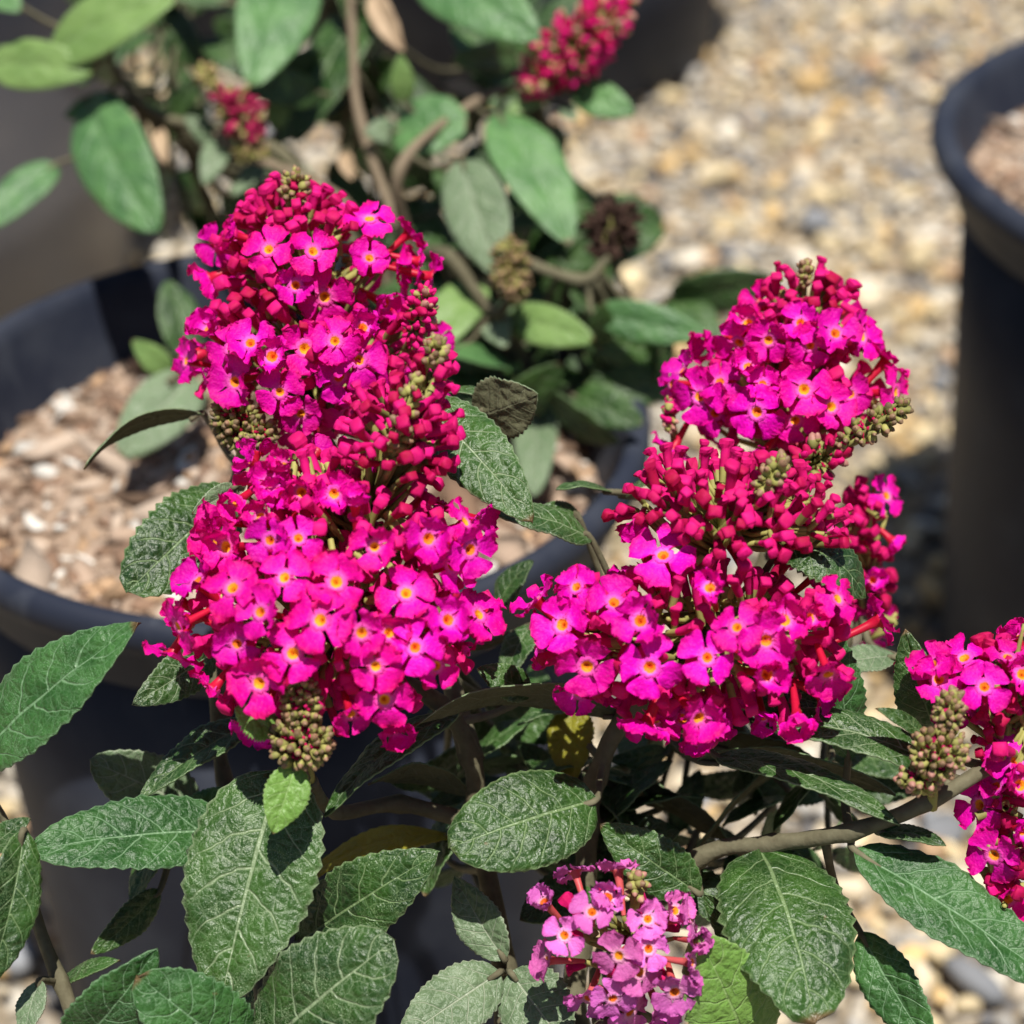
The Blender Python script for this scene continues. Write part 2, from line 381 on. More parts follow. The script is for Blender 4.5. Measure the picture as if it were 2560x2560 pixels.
nursery_pot(0.01, 0.145, 0.098, 0.185, 'black pot that the magenta flowering bush grows in', soil=(0.165, 0.006), soil_label='soil at the foot of the magenta flowering bush', seed=12)

# ------------------------------------------------------------------ plant builders
def frame_from(z):
    z = nrm(z); a = np.array([0, 0, 1.0]) if abs(z[2]) < 0.9 else np.array([1.0, 0, 0])
    x = nrm(np.cross(a, z)); return x, np.cross(z, x), z
def catmull(pts, per=6):
    P = [np.asarray(p, float) for p in pts]
    P = [2 * P[0] - P[1]] + P + [2 * P[-1] - P[-2]]
    out = []
    for i in range(1, len(P) - 2):
        for k in range(per):
            t = k / per
            out.append(0.5 * ((2 * P[i]) + (-P[i - 1] + P[i + 1]) * t + (2 * P[i - 1] - 5 * P[i] + 4 * P[i + 1] - P[i + 2]) * t * t + (-P[i - 1] + 3 * P[i] - 3 * P[i + 1] + P[i + 2]) * t ** 3))
    out.append(P[-2]); return np.array(out)
def tube_arrays(path, r0, r1, seg=8, wob=0.0, nodes=0.0):
    V = []; F = []
    n = len(path)
    x, y, z = frame_from(path[1] - path[0])
    for i in range(n):
        d = nrm(path[min(i + 1, n - 1)] - path[max(i - 1, 0)])
        x = nrm(x - d * np.dot(x, d)); y = np.cross(d, x)
        r = (r0 + (r1 - r0) * i / (n - 1)) * (1 + (nodes * (1.0 if i % 6 == 0 else 0.25 if i % 6 in (1, 5) else 0)))
        for k in range(seg):
            a = 2 * math.pi * k / seg
            V.append(path[i] + r * (1 + wob * math.sin(i * 1.7 + k)) * (math.cos(a) * x + math.sin(a) * y))
    for i in range(n - 1):
        for k in range(seg):
            k2 = (k + 1) % seg; F.append((i * seg + k, i * seg + k2, (i + 1) * seg + k2, (i + 1) * seg + k))
    c0 = len(V); V.append(path[0]); V.append(path[-1])
    for k in range(seg):
        k2 = (k + 1) % seg; F.append((c0, k2, k)); F.append((c0 + 1, (n - 1) * seg + k, (n - 1) * seg + k2))
    return V, F
class Plant:
    def __init__(s, name, root, label, cat='bush', group=None):
        s.root = np.asarray(root, float)
        s.e = bpy.data.objects.new(name, None); COL.objects.link(s.e); s.e.location = tuple(root)
        tag(s.e, label, cat, group)
        s.pts = []; s.pool = []; s.panicles = []
    def stem(s, pts, r0, r1, mat=STEM, name='stem', reg=True):
        path = catmull(pts)
        V, F = tube_arrays(path - s.root, r0, r1, 10, 0.06, 0.28)
        link(name, mesh(name, V, F, [mat]), s.e)
        if reg: s.pts.append(path)
        return path
    def flush(s, limit=300):
        rest = {}
        for nm in ('floret', 'bud', 'young_bud'):
            it = [q for q in s.pool if q[1] == nm]
            def score(q):
                d = np.dot(q[3] - CAM, FW); c = CAM - q[3]
                size = max(q[2].vertices, key=lambda v: v.co.x).co.x * q[5] / d
                return size * (0.25 + max(0.0, np.dot(nrm(q[4]), nrm(c))))
            it.sort(key=score, reverse=True)
            for q in it[:limit]:
                o = link(nm, q[2], q[0].o, q[3] - q[0].base)
                o.rotation_mode = 'QUATERNION'; o.rotation_quaternion = quat_to(q[4], q[6]); o.scale = (q[5],) * 3
            for q in it[limit:]: rest.setdefault((q[0], nm), []).append(q[2:])
        for pa in s.panicles:
            b = [(m, p, n, sc, RNG.uniform(0, 6)) for (m, p, n, sc) in pa.inner]
            for nm in ('bud', 'young_bud'): b += rest.get((pa, nm), [])
            if b: pa.merge('inner_buds', b)
            f = rest.get((pa, 'floret'), [])
            if f: pa.merge('inner_florets', f)
    def near(s, p):
        A = np.concatenate(s.pts); i = np.argmin(((A - p) ** 2).sum(1)); return A[i]

NU, NV = 30, 16
def leaf(pl, bx, by, tx, ty, wpx, db, dt=None, roll=0.0, bend=0.08, fold=0.15, top=GREEN, under=UNDER, b=0.72, a=0.8, ser=0.035, wave=0.03, tw=0.0, stalk=True, recurve=0.12, nser=19, face=(1.0, 0.25), lab=None):
    dt = db if dt is None else dt
    B = at(bx, by, db); T = at(tx, ty, dt)
    Wd = wpx * (db + dt) / 2 / K
    X = T - B; L = np.linalg.norm(X); X = X / L
    ref = nrm(-FW) * face[0] + np.array([0, 0, 1.0]) * face[1]
    Nn = nrm(ref - X * np.dot(ref, X)); Y = np.cross(Nn, X)
    if abs(np.dot(Y, UP)) > 0.6 and np.dot(Y, UP) > 0: roll = -roll
    ph = RNG.uniform(0, 6.28, 4); kw = RNG.uniform(0.8, 1.3)
    us = np.linspace(0, 1, NU); vs = np.linspace(-1, 1, NV + 1)
    # denser across-sampling is not needed; serration rides on the outline
    U_, V_ = np.meshgrid(us, vs, indexing='ij')
    prof = np.sin(np.pi * np.clip(us, 0, 1) ** a) ** b
    prof = np.maximum(prof, 0.035 * (1 - us) + 0.004)
    sv = np.linspace(0, 1, NU)
    saw = np.abs(((sv * nser) % 1.0) - 0.35)
    serr = 1 + ser * RNG.uniform(0.6, 1.4, NU) * np.where(np.arange(NU) % 2 == 0, 1, -1)
    half = Wd / 2 * prof
    hv = half[:, None] * (1 + (serr[:, None] - 1) * np.abs(V_) ** 6)
    av = np.abs(V_)
    yy = V_ * hv * (1 - 0.10 * abs(fold))
    zz = bend * L * 4 * U_ * (1 - U_) + fold * av * hv - recurve * hv * av ** 3 \
        + wave * Wd * av ** 1.5 * (np.sin(kw * 9 * U_ + ph[0]) + 0.5 * np.sin(17 * U_ + ph[1])) * np.where(V_ > 0, 1, -0.8) \
        + 0.012 * Wd * np.sin(23 * U_ + ph[2]) * np.sin(9 * V_ + ph[3])
    # impressed midrib and side veins as real relief
    zz -= 0.018 * Wd * np.exp(-(av / 0.09) ** 2)
    sec = np.abs(((U_ * 6 - 1.25 * av ** 1.3 + np.where(V_ > 0, 0.45, 0)) % 1.0) - 0.5)
    zz -= 0.007 * Wd * np.exp(-(sec / 0.14) ** 2) * (av < 0.95)
    xx = U_ * L
    # twist/roll along the length
    ang = math.radians(roll) + math.radians(tw) * (U_ - 0.5)
    ca, sa = np.cos(ang), np.sin(ang)
    # bend stays with the chord frame rotated by roll
    y2 = yy * ca - zz * sa; z2 = yy * sa + zz * ca
    Ptop = B + xx[..., None] * X + y2[..., None] * Y + z2[..., None] * Nn
    nn = np.stack([np.zeros_like(ang), -sa, ca], -1)
    off = 0.00028
    nw = nn[..., 1:2] * Y + nn[..., 2:3] * Nn
    Pbot = Ptop - nw * off
    n1, n2 = NU, NV + 1
    V = np.concatenate([Ptop.reshape(-1, 3), Pbot.reshape(-1, 3)]) - pl.root
    F = []; mi = []; M = n1 * n2
    for i in range(n1 - 1):
        for j in range(n2 - 1):
            q = i * n2 + j
            F.append((q, q + n2, q + n2 + 1, q + 1)); mi.append(0)
            F.append((M + q, M + q + 1, M + q + n2 + 1, M + q + n2)); mi.append(1)
    for i in range(n1 - 1):
        q = i * n2; F.append((q, M + q, M + q + n2, q + n2)); mi.append(0)
        q = i * n2 + n2 - 1; F.append((q, q + n2, M + q + n2, M + q)); mi.append(0)
    me = mesh('leaf', V, F, [top, under], mi)
    vi = np.empty(len(me.loops), np.int32); me.loops.foreach_get('vertex_index', vi); vi %= M
    uv = np.stack([U_.ravel(), V_.ravel() * 0.5 + 0.5], 1)[vi]
    s0 = RNG.uniform(0, 50, 2)
    mmv = (np.stack([xx.ravel(), yy.ravel()], 1) * 10 + s0)[vi]
    l1 = me.uv_layers.new(name='uv'); l1.data.foreach_set('uv', uv.astype(np.float32).ravel())
    l2 = me.uv_layers.new(name='mm'); l2.data.foreach_set('uv', mmv.astype(np.float32).ravel())
    # outward winding: make sure the top faces look along +normal
    o = link('leaf', me, pl.e)
    if lab: o['label'] = lab
    if stalk and pl.pts:
        q = pl.near(B); dd = np.linalg.norm(q - B)
        if dd > 0.0015:
            midp = (q + B) / 2 + FW * min(0.010, dd * 0.25) - np.array([0, 0, 1.0]) * dd * 0.12
            path = catmull([q, midp, B, B + X * 0.12 * L], 5)
            V, F = tube_arrays(path - pl.root, 0.0009, 0.0005, 6)
            link('leaf_stalk', mesh('leaf_stalk', V, F, [STEM]), pl.e)
    return o

# ---- floret / bud meshes (shared)
def floret_mesh(name, mats, open_, size=0.0056, seed=0, tube=0.0095):
    rg = np.random.default_rng(seed)
    V = []; F = []; mi = []; rad = []
    # tube: base at -tube, mouth at 0 ; with inner throat
    seg = 8
    for (r, z, q) in ((0.0005, -tube, .9), (0.0007, -tube * 0.6, .9), (0.00085, -tube * 0.25, .9), (0.00115, -0.0004, .9), (0.0019, 0.00005, 0.40), (0.00185, 0.00012, 0.36), (0.00118, 0.0001, 0.215), (0.0009, -0.0002, 0.13), (0.0005, -0.0006, 0.03), (0.0001, -0.0009, 0.0)):
        for k in range(seg):
            an = 2 * math.pi * k / seg; V.append((r * math.cos(an), r * math.sin(an), z)); rad.append(q)
    for i in range(9):
        for k in range(seg):
            k2 = (k + 1) % seg; F.append((i * seg + k, i * seg + k2, (i + 1) * seg + k2, (i + 1) * seg + k)); mi.append(1 if i < 4 else 0)
    nr, na = 7, 8
    for L in range(4):
        th = L * math.pi / 2 + rg.normal(0, 0.06)
        ln = size * rg.uniform(0.9, 1.08); wd = size * rg.uniform(0.42, 0.52)
        op = open_ + rg.normal(0, 0.2)          # 0 flat, 1.4 closed upright
        cup = rg.uniform(0.05, 0.55); p1, p2 = rg.uniform(0, 6.28, 2); tw = rg.normal(0, 0.3)
        base = len(V)
        for i in range(nr + 1):
            t = i / nr
            wt = wd * (0.26 + 0.95 * math.sin(min(1.0, t * 1.05) * math.pi * 0.60) ** 1.15) * (1.0 if t < 0.72 else math.sqrt(max(0.0, 1 - ((t - 0.72) / 0.315) ** 2)) * 0.85 + 0.15)
            for j in range(na + 1):
                s = j / na * 2 - 1
                edge = max(t ** 4, abs(s) ** 4)
                ruf = 0.085 * size * edge * (math.sin(7 * s * 1.5 + p1 + 3 * t) + math.sin(11 * t + p2 + 4 * s))
                rr_ = 0.0011 + (ln - 0.0011) * t - 0.06 * ln * (t ** 3) * (abs(s) ** 2) + 0.022 * ln * (t ** 4) * math.sin(8 * s + p1)
                y = s * wt
                z = cup * ln * 0.35 * s * s * t + ruf - 0.10 * ln * t * t * (1 if open_ < 0.3 else 0.2)
                y2 = y * math.cos(tw * t) - z * math.sin(tw * t); z2 = y * math.sin(tw * t) + z * math.cos(tw * t)
                # fold the lobe up by op about the mouth edge, with soft bend
                f = op * min(1.0, 0.35 + t)
                rx = 0.0011 + (rr_ - 0.0011) * math.cos(f) - z2 * math.sin(f); zx = (rr_ - 0.0011) * math.sin(f) + z2 * math.cos(f)
                V.append((rx * math.cos(th) - y2 * math.sin(th), rx * math.sin(th) + y2 * math.cos(th), zx))
                rad.append(min(1.0, math.hypot(rr_, y * 0.6) / size * 0.95 + 0.02))
        for i in range(nr):
            for j in range(na):
                q = base + i * (na + 1) + j
                F.append((q, q + na + 1, q + na + 2, q + 1)); mi.append(0)
    me = mesh(name, V, F, mats, mi)
    at_ = me.attributes.new('rad', 'FLOAT', 'POINT'); at_.data.foreach_set('value', np.array(rad, np.float32))
    return me
FL = {}
for nm, mats in (('m', [PETAL, TUBE]), ('l', [LILAC, TUBEL])):
    FL[nm] = [floret_mesh('open_floret', mats, o, sz, i) for i, (o, sz) in enumerate([(0.0, .0054), (0.12, .0052), (0.25, .0055), (0.38, .0051), (0.48, .0052), (0.18, .0056), (0.3, .005), (0.08, .0053)])]
    FL[nm + 'c'] = [floret_mesh('cupped_floret', mats, o, sz, 20 + i) for i, (o, sz) in enumerate([(0.65, .0050), (0.85, .0047), (1.02, .0044), (0.75, .0048)])]
def bud_mesh(name, mat, L, head, seed=0, calyx=None):
    """slim tube swelling to a blunt four-cornered head"""
    rg = np.random.default_rng(seed)
    prof = [(0.0006, 0, 0), (0.0007, .35, 0), (0.00085, .62, 0.2), (head * 0.75, .78, .5), (head * 1.02, .86, 1), (head * 1.06, .945, 1), (head * 0.96, .985, 1), (head * 0.6, 1.006, 1), (head * 0.2, 1.01, 1)]
    seg = 8; V = []; F = []; mi = []; off = rg.uniform(-.15, .15)
    for (r, z, sq) in prof:
        for k in range(seg):
            a_ = 2 * math.pi * k / seg
            c, s_ = abs(math.cos(a_)), abs(math.sin(a_))
            q = 1.0 / (max(c, s_) * 0.87 + 0.13 * (c + s_) * 0.707)
            f = (1 - sq) + sq * (0.86 * q)
            V.append((r * f * math.cos(a_ + off * z), r * f * math.sin(a_ + off * z), L * z))
    for i in range(len(prof) - 1):
        for k in range(seg):
            k2 = (k + 1) % seg; F.append((i * seg + k, i * seg + k2, (i + 1) * seg + k2, (i + 1) * seg + k)); mi.append(1 if (i < 1) else 0)
    c = len(V); V.append((0, 0, L * 1.015))
    for k in range(seg): F.append(((len(prof) - 1) * seg + k, (len(prof) - 1) * seg + (k + 1) % seg, c)); mi.append(0)
    V = np.array(V) * rg.uniform(.88, 1.12, 3) * [1, 1, 1]; V[:, 0] += .12 * rg.normal() * V[:, 2] ** 2 / L; V[:, :2] *= (1 + rg.normal(0, .05, (len(V), 1))); V[:, 2] -= V[:, 2].max()      # head at the origin, stalk below
    me = mesh(name, V, F, [mat, CALYX], mi)
    me.polygons.foreach_set('use_smooth', np.array([i < 24 or i >= 40 for i in range(len(F))], bool))
    return me
BUDS = [bud_mesh('tube_bud', BUD, l, h, i) for i, (l, h) in enumerate([(.0080, .00112), (.0072, .00102), (.0090, .00122), (.0076, .0011), (.0084, .00116), (.0060, .0009)])]
def young_mesh(name, tip, L, r, seed=0, cal=5):
    prof = [(0.25, 0, 0), (0.75, .12, 0), (1.0, .32, 0), (0.98, .52, 0), (0.92, .56, 1), (0.86, .7, 1), (0.55, .9, 1), (0.1, 1.0, 1)]
    seg = 8; V = []; F = []; mi = []
    for (q, z, m) in prof:
        for k in range(seg):
            a_ = 2 * math.pi * k / seg; lob = 1 + (0.12 if 0.3 < z < 0.6 else 0.0) * math.cos(4 * a_)
            V.append((r * q * lob * math.cos(a_), r * q * lob * math.sin(a_), L * z - L))
    for i in range(len(prof) - 1):
        for k in range(seg):
            k2 = (k + 1) % seg; F.append((i * seg + k, i * seg + k2, (i + 1) * seg + k2, (i + 1) * seg + k)); mi.append(1 if i < cal else 0)
    return mesh(name, V, F, [tip, CALYX], mi)
YB = [young_mesh('young_bud', TIPB, .0027, .00085), young_mesh('young_bud', TIPB, .0022, .0007), young_mesh('young_bud', TIPB, .0026, .0008)]
WITH = plain('withered_shaded_brown', (0.022, 0.013, 0.010), (0.07, 0.04, 0.03), 500, 0.85, vary=0.6, spec=.1)  # spent-bud brown, darkened so the colour carries the shade on the cluster
YW = [young_mesh('young_bud', WITH, .0030, .0009, cal=0), young_mesh('young_bud', WITH, .0036, .0008, cal=0)]
YD = [young_mesh('young_bud', plain('bud_dull_crimson', (0.16, 0.01, 0.03), (0.40, 0.02, 0.09), 500, 0.7, vary=.8, spec=.15), .0030, .0009, cal=1)]
YP = [young_mesh('young_bud', TIPP, .0027, .0009), young_mesh('young_bud', TIPP, .0023, .00078), young_mesh('young_bud', TIPB, .0025, .0008)]
YC = [young_mesh('young_bud', BUD, .0030, .00085, cal=2), young_mesh('young_bud', BUD, .0035, .001, cal=2), young_mesh('young_bud', TIPP, .0024, .00075, cal=3), young_mesh('young_bud', BUD, .0028, .0008, cal=3)]

def quat_to(nv, spin):
    q = Vector((0, 0, 1)).rotation_difference(Vector(nrm(nv)))
    return q @ Quaternion((0, 0, 1), spin)

class Zone:
    """an ellipsoid of flowers: centre and half-sizes measured at its own depth"""
    def __init__(s, px, py, d, rx, ry, rd=None, lean=0.0, tilt=0.25):
        s.c = at(px, py, d); k = d / K
        im = nrm(math.sin(math.radians(lean)) * RT + math.cos(math.radians(lean)) * UP)
        s.A = nrm(im - FW * tilt); s.B = nrm(np.cross(s.A, FW)); s.Cc = np.cross(s.A, s.B)
        s.r = np.array([rx * k, ry * k, (rd if rd else min(rx, ry) * 1.0) * k])
        s.M = np.stack([s.B, s.A, s.Cc])
    def loc(s, p): return (s.M @ (p - s.c)) / s.r
    def world(s, q): return s.c + s.M.T @ (q * s.r)
    def normal(s, q): return nrm(s.M.T @ (q / s.r))
    def hit(s, px, py):
        o = s.M @ (CAM - s.c) / s.r; dr = at(px, py, 1.0) - CAM; dl = s.M @ dr / s.r
        a = dl @ dl; b = 2 * o @ dl; c = o @ o - 1; D = b * b - 4 * a * c
        if D < 0:
            t = -b / (2 * a); q = o + dl * t; qn = q / np.linalg.norm(q)
            return CAM + dr * t, s.normal(qn)
        t = (-b - math.sqrt(D)) / (2 * a); q = o + dl * t
        return CAM + dr * t, s.normal(q)
def fib(n):
    i = np.arange(n) + 0.5; ph = np.arccos(1 - 2 * i / n); th = np.pi * (1 + 5 ** 0.5) * i
    return np.stack([np.cos(th) * np.sin(ph), np.sin(th) * np.sin(ph), np.cos(ph)], 1)

class Panicle:
    def __init__(s, pl, name, axis, r=0.0011):
        s.pl = pl; s.axis = catmull(axis, 8); s.base = s.axis[0]
        s.V = []; s.F = []; s.pos = []; s.nm = name; s.r = r
        s.o = bpy.data.objects.new(name, bpy.data.meshes.new(name)); COL.objects.link(s.o)
        s.o.parent = pl.e; s.o.location = tuple(s.base - pl.root)
        s.tube(s.axis, r, r * 0.22, 8)
        s.inner = []; pl.panicles.append(s)
    def tube(s, path, r0, r1, seg=5):
        V, F = tube_arrays(np.asarray(path) - s.base, r0, r1, seg)
        k = len(s.V); s.V += list(V); s.F += [tuple(i + k for i in f) for f in F]
    def pedicel(s, b, r=0.0004):
        i = np.argmin(((s.axis - b) ** 2).sum(1)); a_ = s.axis[max(0, i - 4)]
        m = (a_ * 0.4 + b * 0.6) - nrm(s.axis[-1] - s.axis[0]) * 0.08 * np.linalg.norm(a_ - b)
        s.tube([a_, m, b], r * 1.5, r, 5)
    def put(s, name, me, p, n, L, sc=1.0, ped=True):
        s.pl.pool.append((s, name, me, np.array(p), np.array(n), sc, RNG.uniform(0, 6.28)))
        s.pos.append(p)
        if ped: s.pedicel(p - nrm(n) * L * sc)
    def done(s):
        me = s.o.data; me.from_pydata([tuple(v) for v in s.V], [], s.F)
        me.materials.append(CALYX); me.polygons.foreach_set('use_smooth', np.ones(len(s.F), bool)); me.update()
    def merge(s, name, items):
        VV = []; FF = []; MI = []; RA = []; SM = []; mats = []; k = 0
        for (bm, p, n, sc, spin) in items:
            nv = len(bm.vertices); v = np.empty(nv * 3, np.float32); bm.vertices.foreach_get('co', v)
            R_ = np.array(quat_to(n, spin).to_matrix()); VV.append(v.reshape(-1, 3) @ R_.T * sc + p - s.base)
            r = np.full(nv, .9, np.float32)
            if 'rad' in bm.attributes: bm.attributes['rad'].data.foreach_get('value', r)
            RA.append(r)
            mp = []
            for m in bm.materials:
                if m not in mats: mats.append(m)
                mp.append(mats.index(m))
            for f in bm.polygons: FF.append(tuple(i + k for i in f.vertices)); MI.append(mp[f.material_index]); SM.append(f.use_smooth)
            k += nv
        me = mesh(name, np.concatenate(VV), FF, mats, MI); me.polygons.foreach_set('use_smooth', np.array(SM, bool))
        a_ = me.attributes.new('rad', 'FLOAT', 'POINT'); a_.data.foreach_set('value', np.concatenate(RA))
        o = link(name, me, s.o); o['kind'] = 'stuff'
    def free(s, p, dmin):
        return all(np.linalg.norm(p - q) > dmin for q in s.pos)
TOCAM = -FW
def rv(s): return RNG.normal(0, s, 3)
def fnormal(N, cam_=0.35, up=0.12, j=0.14): return nrm(0.8 * N + cam_ * TOCAM + up * np.array([0, 0, 1]) + rv(j))
def florets(pa, zone, lst, kind='m', extra=(), fill=46, others=(), fs=1.0, dmin=0.0088, inner=80, cupf=0.55, sprinkle=70, up=None):
    if up:
        zu, yc = up
        florets(pa, zu, [i for i in lst if i[1] < yc], kind, extra, fill // 2, tuple(others) + (zone,), fs, dmin, inner // 2, cupf, sprinkle // 2)
        lst = [i for i in lst if i[1] >= yc]; others = tuple(others) + (zu,)
    for it in lst:
        px, py = it[0], it[1]; st = it[2] if len(it) > 2 else 'o'
        p, N = zone.hit(px, py)
        p = p - N * (random.uniform(-.0008, .0032) if kind == 'm' else random.uniform(-.0015, .004))
        if st == 'o': me = random.choice(FL[kind]); n = fnormal(N, 0.5, 0.1, .2)
        elif st == 'c': me = random.choice(FL[kind + 'c']); n = fnormal(N, 0.5)
        else: me = random.choice(FL[kind] + FL[kind + 'c'][:1]); n = fnormal(N, -0.1, 0.05)
        pa.put('floret', me, p, n, 0.0095, fs * random.uniform(0.78, 1.08))
    for q in fib(fill * 3):
        q = nrm(q + RNG.normal(0, 0.12, 3)); p = zone.world(q * random.uniform(0.82, 1.04)); N = zone.normal(q)
        if not pa.free(p, dmin): continue
        if any(np.linalg.norm(z.loc(p)) < 0.97 for z in others): continue
        cup = random.random() < cupf
        pa.put('floret', random.choice(FL[kind + 'c'] if cup else FL[kind]), p, fnormal(N, 0.15, .05, .28), 0.0095, fs * random.uniform(0.78, 1.02))
    for q in fib(sprinkle):
        q = nrm(q + RNG.normal(0, 0.15, 3)); p = zone.world(q * random.uniform(0.88, 1.02)); N = zone.normal(q)
        if not pa.free(p, .0042) or any(np.linalg.norm(z.loc(p)) < 0.9 for z in others): continue
        pa.put('bud', random.choice(BUDS), p, nrm(N + rv(.2)), .008, random.uniform(.9, 1.2))
    for q in fib(inner):
        q = nrm(q + RNG.normal(0, 0.2, 3)); p = zone.world(q * random.uniform(0.66, 0.88)); N = zone.normal(q)
        pa.inner.append((random.choice(BUDS), p, nrm(N + rv(0.25)), random.uniform(0.9, 1.2)))
def core(pa, zone, n):
    for q in fib(n):
        q = nrm(q + RNG.normal(0, .2, 3))
        if np.dot(zone.normal(q), zone.A) < 0.1: continue
        pa.inner.append((random.choice(BUDS), zone.world(q * random.uniform(.55, .85)), nrm(zone.normal(q) + rv(.2) + np.array([0, 0, .3])), random.uniform(.8, 1.1)))
def buds(pa, zone, lst=(), fill=40, dmin=0.0030, sc=1.0, meshes=None, L=0.008, others=(), up=0.25, name='bud', ped=True, shell=(0.85, 1.05)):
    meshes = meshes or BUDS
    for (px, py) in lst:
        p, N = zone.hit(px, py)
        pa.put(name, random.choice(meshes), p, fnormal(N, 0.15, up, 0.2), L, sc * random.uniform(0.72, 1.12), ped)
    for q in fib(fill):
        q = nrm(q + RNG.normal(0, 0.10, 3)); p = zone.world(q * random.uniform(*shell)); N = zone.normal(q)
        if not pa.free(p, dmin): continue
        if any(np.linalg.norm(z.loc(p)) < 0.9 for z in others): continue
        if meshes is BUDS and np.dot(N, zone.A) < -0.25: continue
        pa.put(name, random.choice(meshes), p, nrm(N + np.array([0, 0, up]) + rv(0.18)), L, sc * random.uniform(0.62, 1.12), ped)

# ------------------------------------------------------------------ the magenta bush in front
ROOT = np.array([0.010, 0.150, 0.166])
fg = Plant('butterfly_bush', ROOT, 'butterfly bush with open magenta flower spikes and crinkled dark green leaves', 'bush', 'butterfly bushes')
def R3(*q): return [at(*p) for p in q]
G0 = np.array([0.012, 0.215, 0.205])
fg.stem([ROOT - [0, 0, .006], G0] + R3((1275, 2600, .372), (1262, 2420, .374), (1195, 2060, .376), (1180, 1900, .374), (1100, 1760, .368), (870, 1640, .362)), .0024, .0014)
fg.stem([ROOT + [.008, .004, -.006], G0 + [.01, .004, .0]] + R3((1440, 2580, .376), (1460, 2300, .380), (1470, 2060, .380), (1490, 1950, .376), (1560, 1800, .370), (1770, 1620, .360)), .0026, .0015)
fg.stem(R3((1180, 1900, .374), (1060, 1500, .392), (860, 1180, .398), (800, 1060, .395)), .0020, .0013)
fg.stem(R3((1560, 1800, .370), (1830, 1560, .398), (1950, 1280, .402), (1965, 1140, .393)), .0018, .0012)
fg.stem(R3((1950, 1280, .402), (2110, 1560, .404), (2170, 1480, .402)), .0013, .0010)
fg.stem([G0 + [.01, .004, .0]] + R3((1500, 2420, .372), (1740, 2150, .368), (1930, 2110, .362), (2125, 2080, .354), (2320, 2005, .348), (2500, 1900, .350)), .0017, .0013)
fg.stem([ROOT + [.004, -.006, -.006], G0 + [.004, -.01, .01]] + R3((1480, 2640, .345), (1570, 2520, .350), (1570, 2380, .352)), .0022, .0012)
fg.stem(R3((1195, 2060, .372), (1000, 2010, .374), (840, 2030, .364), (775, 1950, .352)), .0016, .0010)
fg.stem([ROOT + [-.012, 0, -.006], G0 + [-.03, .0, .004]] + R3((700, 2640, .352), (640, 2300, .372), (560, 2080, .374), (420, 2060, .372)), .0024, .0012)
fg.stem([G0 + [-.03, .0, .004]] + R3((300, 2680, .352), (150, 2450, .362), (60, 2200, .362)), .0018, .0010)
fg.stem(R3((640, 2300, .372), (560, 1950, .384), (540, 1700, .386), (560, 1300, .392), (600, 1170, .384)), .0015, .0009)

# flower spikes -------------------------------------------------------
# spike A: upper left
za = Zone(785, 885, .386, 335, 220, 270); zu = Zone(770, 665, .386, 262, 190, 215); zb = Zone(735, 545, .388, 150, 105, 140)
pa = Panicle(fg, 'flower_spike', R3((800, 1060, .395), (785, 800, .392), (735, 500, .388), (735, 445, .386)))
florets(pa, za, [(669, 621), (783, 630), (920, 646), (737, 717, 'c'), (814, 752), (626, 857), (570, 870), (679, 891, 'c'), (758, 864), (837, 853), (909, 816, 'c'), (959, 756, 'c'), (586, 955), (934, 530, 'o'), (1029, 580, 's'), (1033, 665), (508, 702, 's'), (491, 802, 'c'), (441, 905, 's'), (503, 992, 's'), (855, 955), (752, 1033), (731, 1083), (1104, 698, 's'), (1071, 652, 's'), (700, 980), (900, 900)], others=(zb,), fill=40, up=(zu, 760))
bl = [(595, 723), (630, 710), (661, 740), (557, 698), (574, 669), (537, 756), (566, 773), (611, 773), (557, 588), (578, 574), (540, 600), (700, 690), (640, 690), (590, 750)]
for (x, y) in bl:
    p, N = zu.hit(x, y) if y < 700 else za.hit(x, y); pa.put('bud', random.choice(BUDS), p, fnormal(N, .3, .15), .008, 1.1)
buds(pa, zb, [(607, 510), (648, 470), (692, 547), (721, 537), (748, 551), (775, 518), (804, 535), (839, 483), (864, 553), (640, 516), (670, 445), (694, 425)], fill=80, others=(), dmin=.0023)
zt = Zone(738, 470, .384, 48, 58, 45); buds(pa, zt, fill=46, dmin=.0011, meshes=YB, L=.0024, name='young_bud', ped=False, sc=.95)
pa.done()
# spike B: in front, left of centre
za = Zone(832, 1555, .347, 425, 275, 310); zu = Zone(880, 1335, .346, 330, 180, 250); zb = Zone(990, 1115, .344, 165, 235, 165, 18, .3); zt = Zone(1075, 935, .338, 85, 75, 80, 20); zc = Zone(770, 1200, .347, 190, 110, 150)
pa = Panicle(fg, 'flower_spike', R3((870, 1640, .362), (900, 1400, .355), (960, 1150, .346), (1060, 880, .336)), .0013)
florets(pa, za, [(711, 1444), (841, 1456), (729, 1337), (662, 1349), (582, 1470), (569, 1619), (725, 1642), (564, 1367, 'c'), (936, 1367), (1020, 1477), (1134, 1409), (1085, 1344, 'c'), (906, 1582, 'c'), (983, 1584, 'c'), (939, 1665), (1125, 1549, 'c'), (1232, 1530, 's'), (1167, 1372, 's'), (1116, 1693, 'c'), (1176, 1297, 's'), (878, 1795, 'c'), (985, 1814, 'c'), (960, 1745), (412, 1488, 's'), (433, 1567, 's'), (510, 1755, 's'), (466, 1432, 's'), (620, 1262, 'c'), (550, 1300, 'c'), (500, 1370), (650, 1530), (800, 1550), (1040, 1620), (640, 1720)], others=(zb, zc), fill=44, inner=140, up=(zu, 1400))
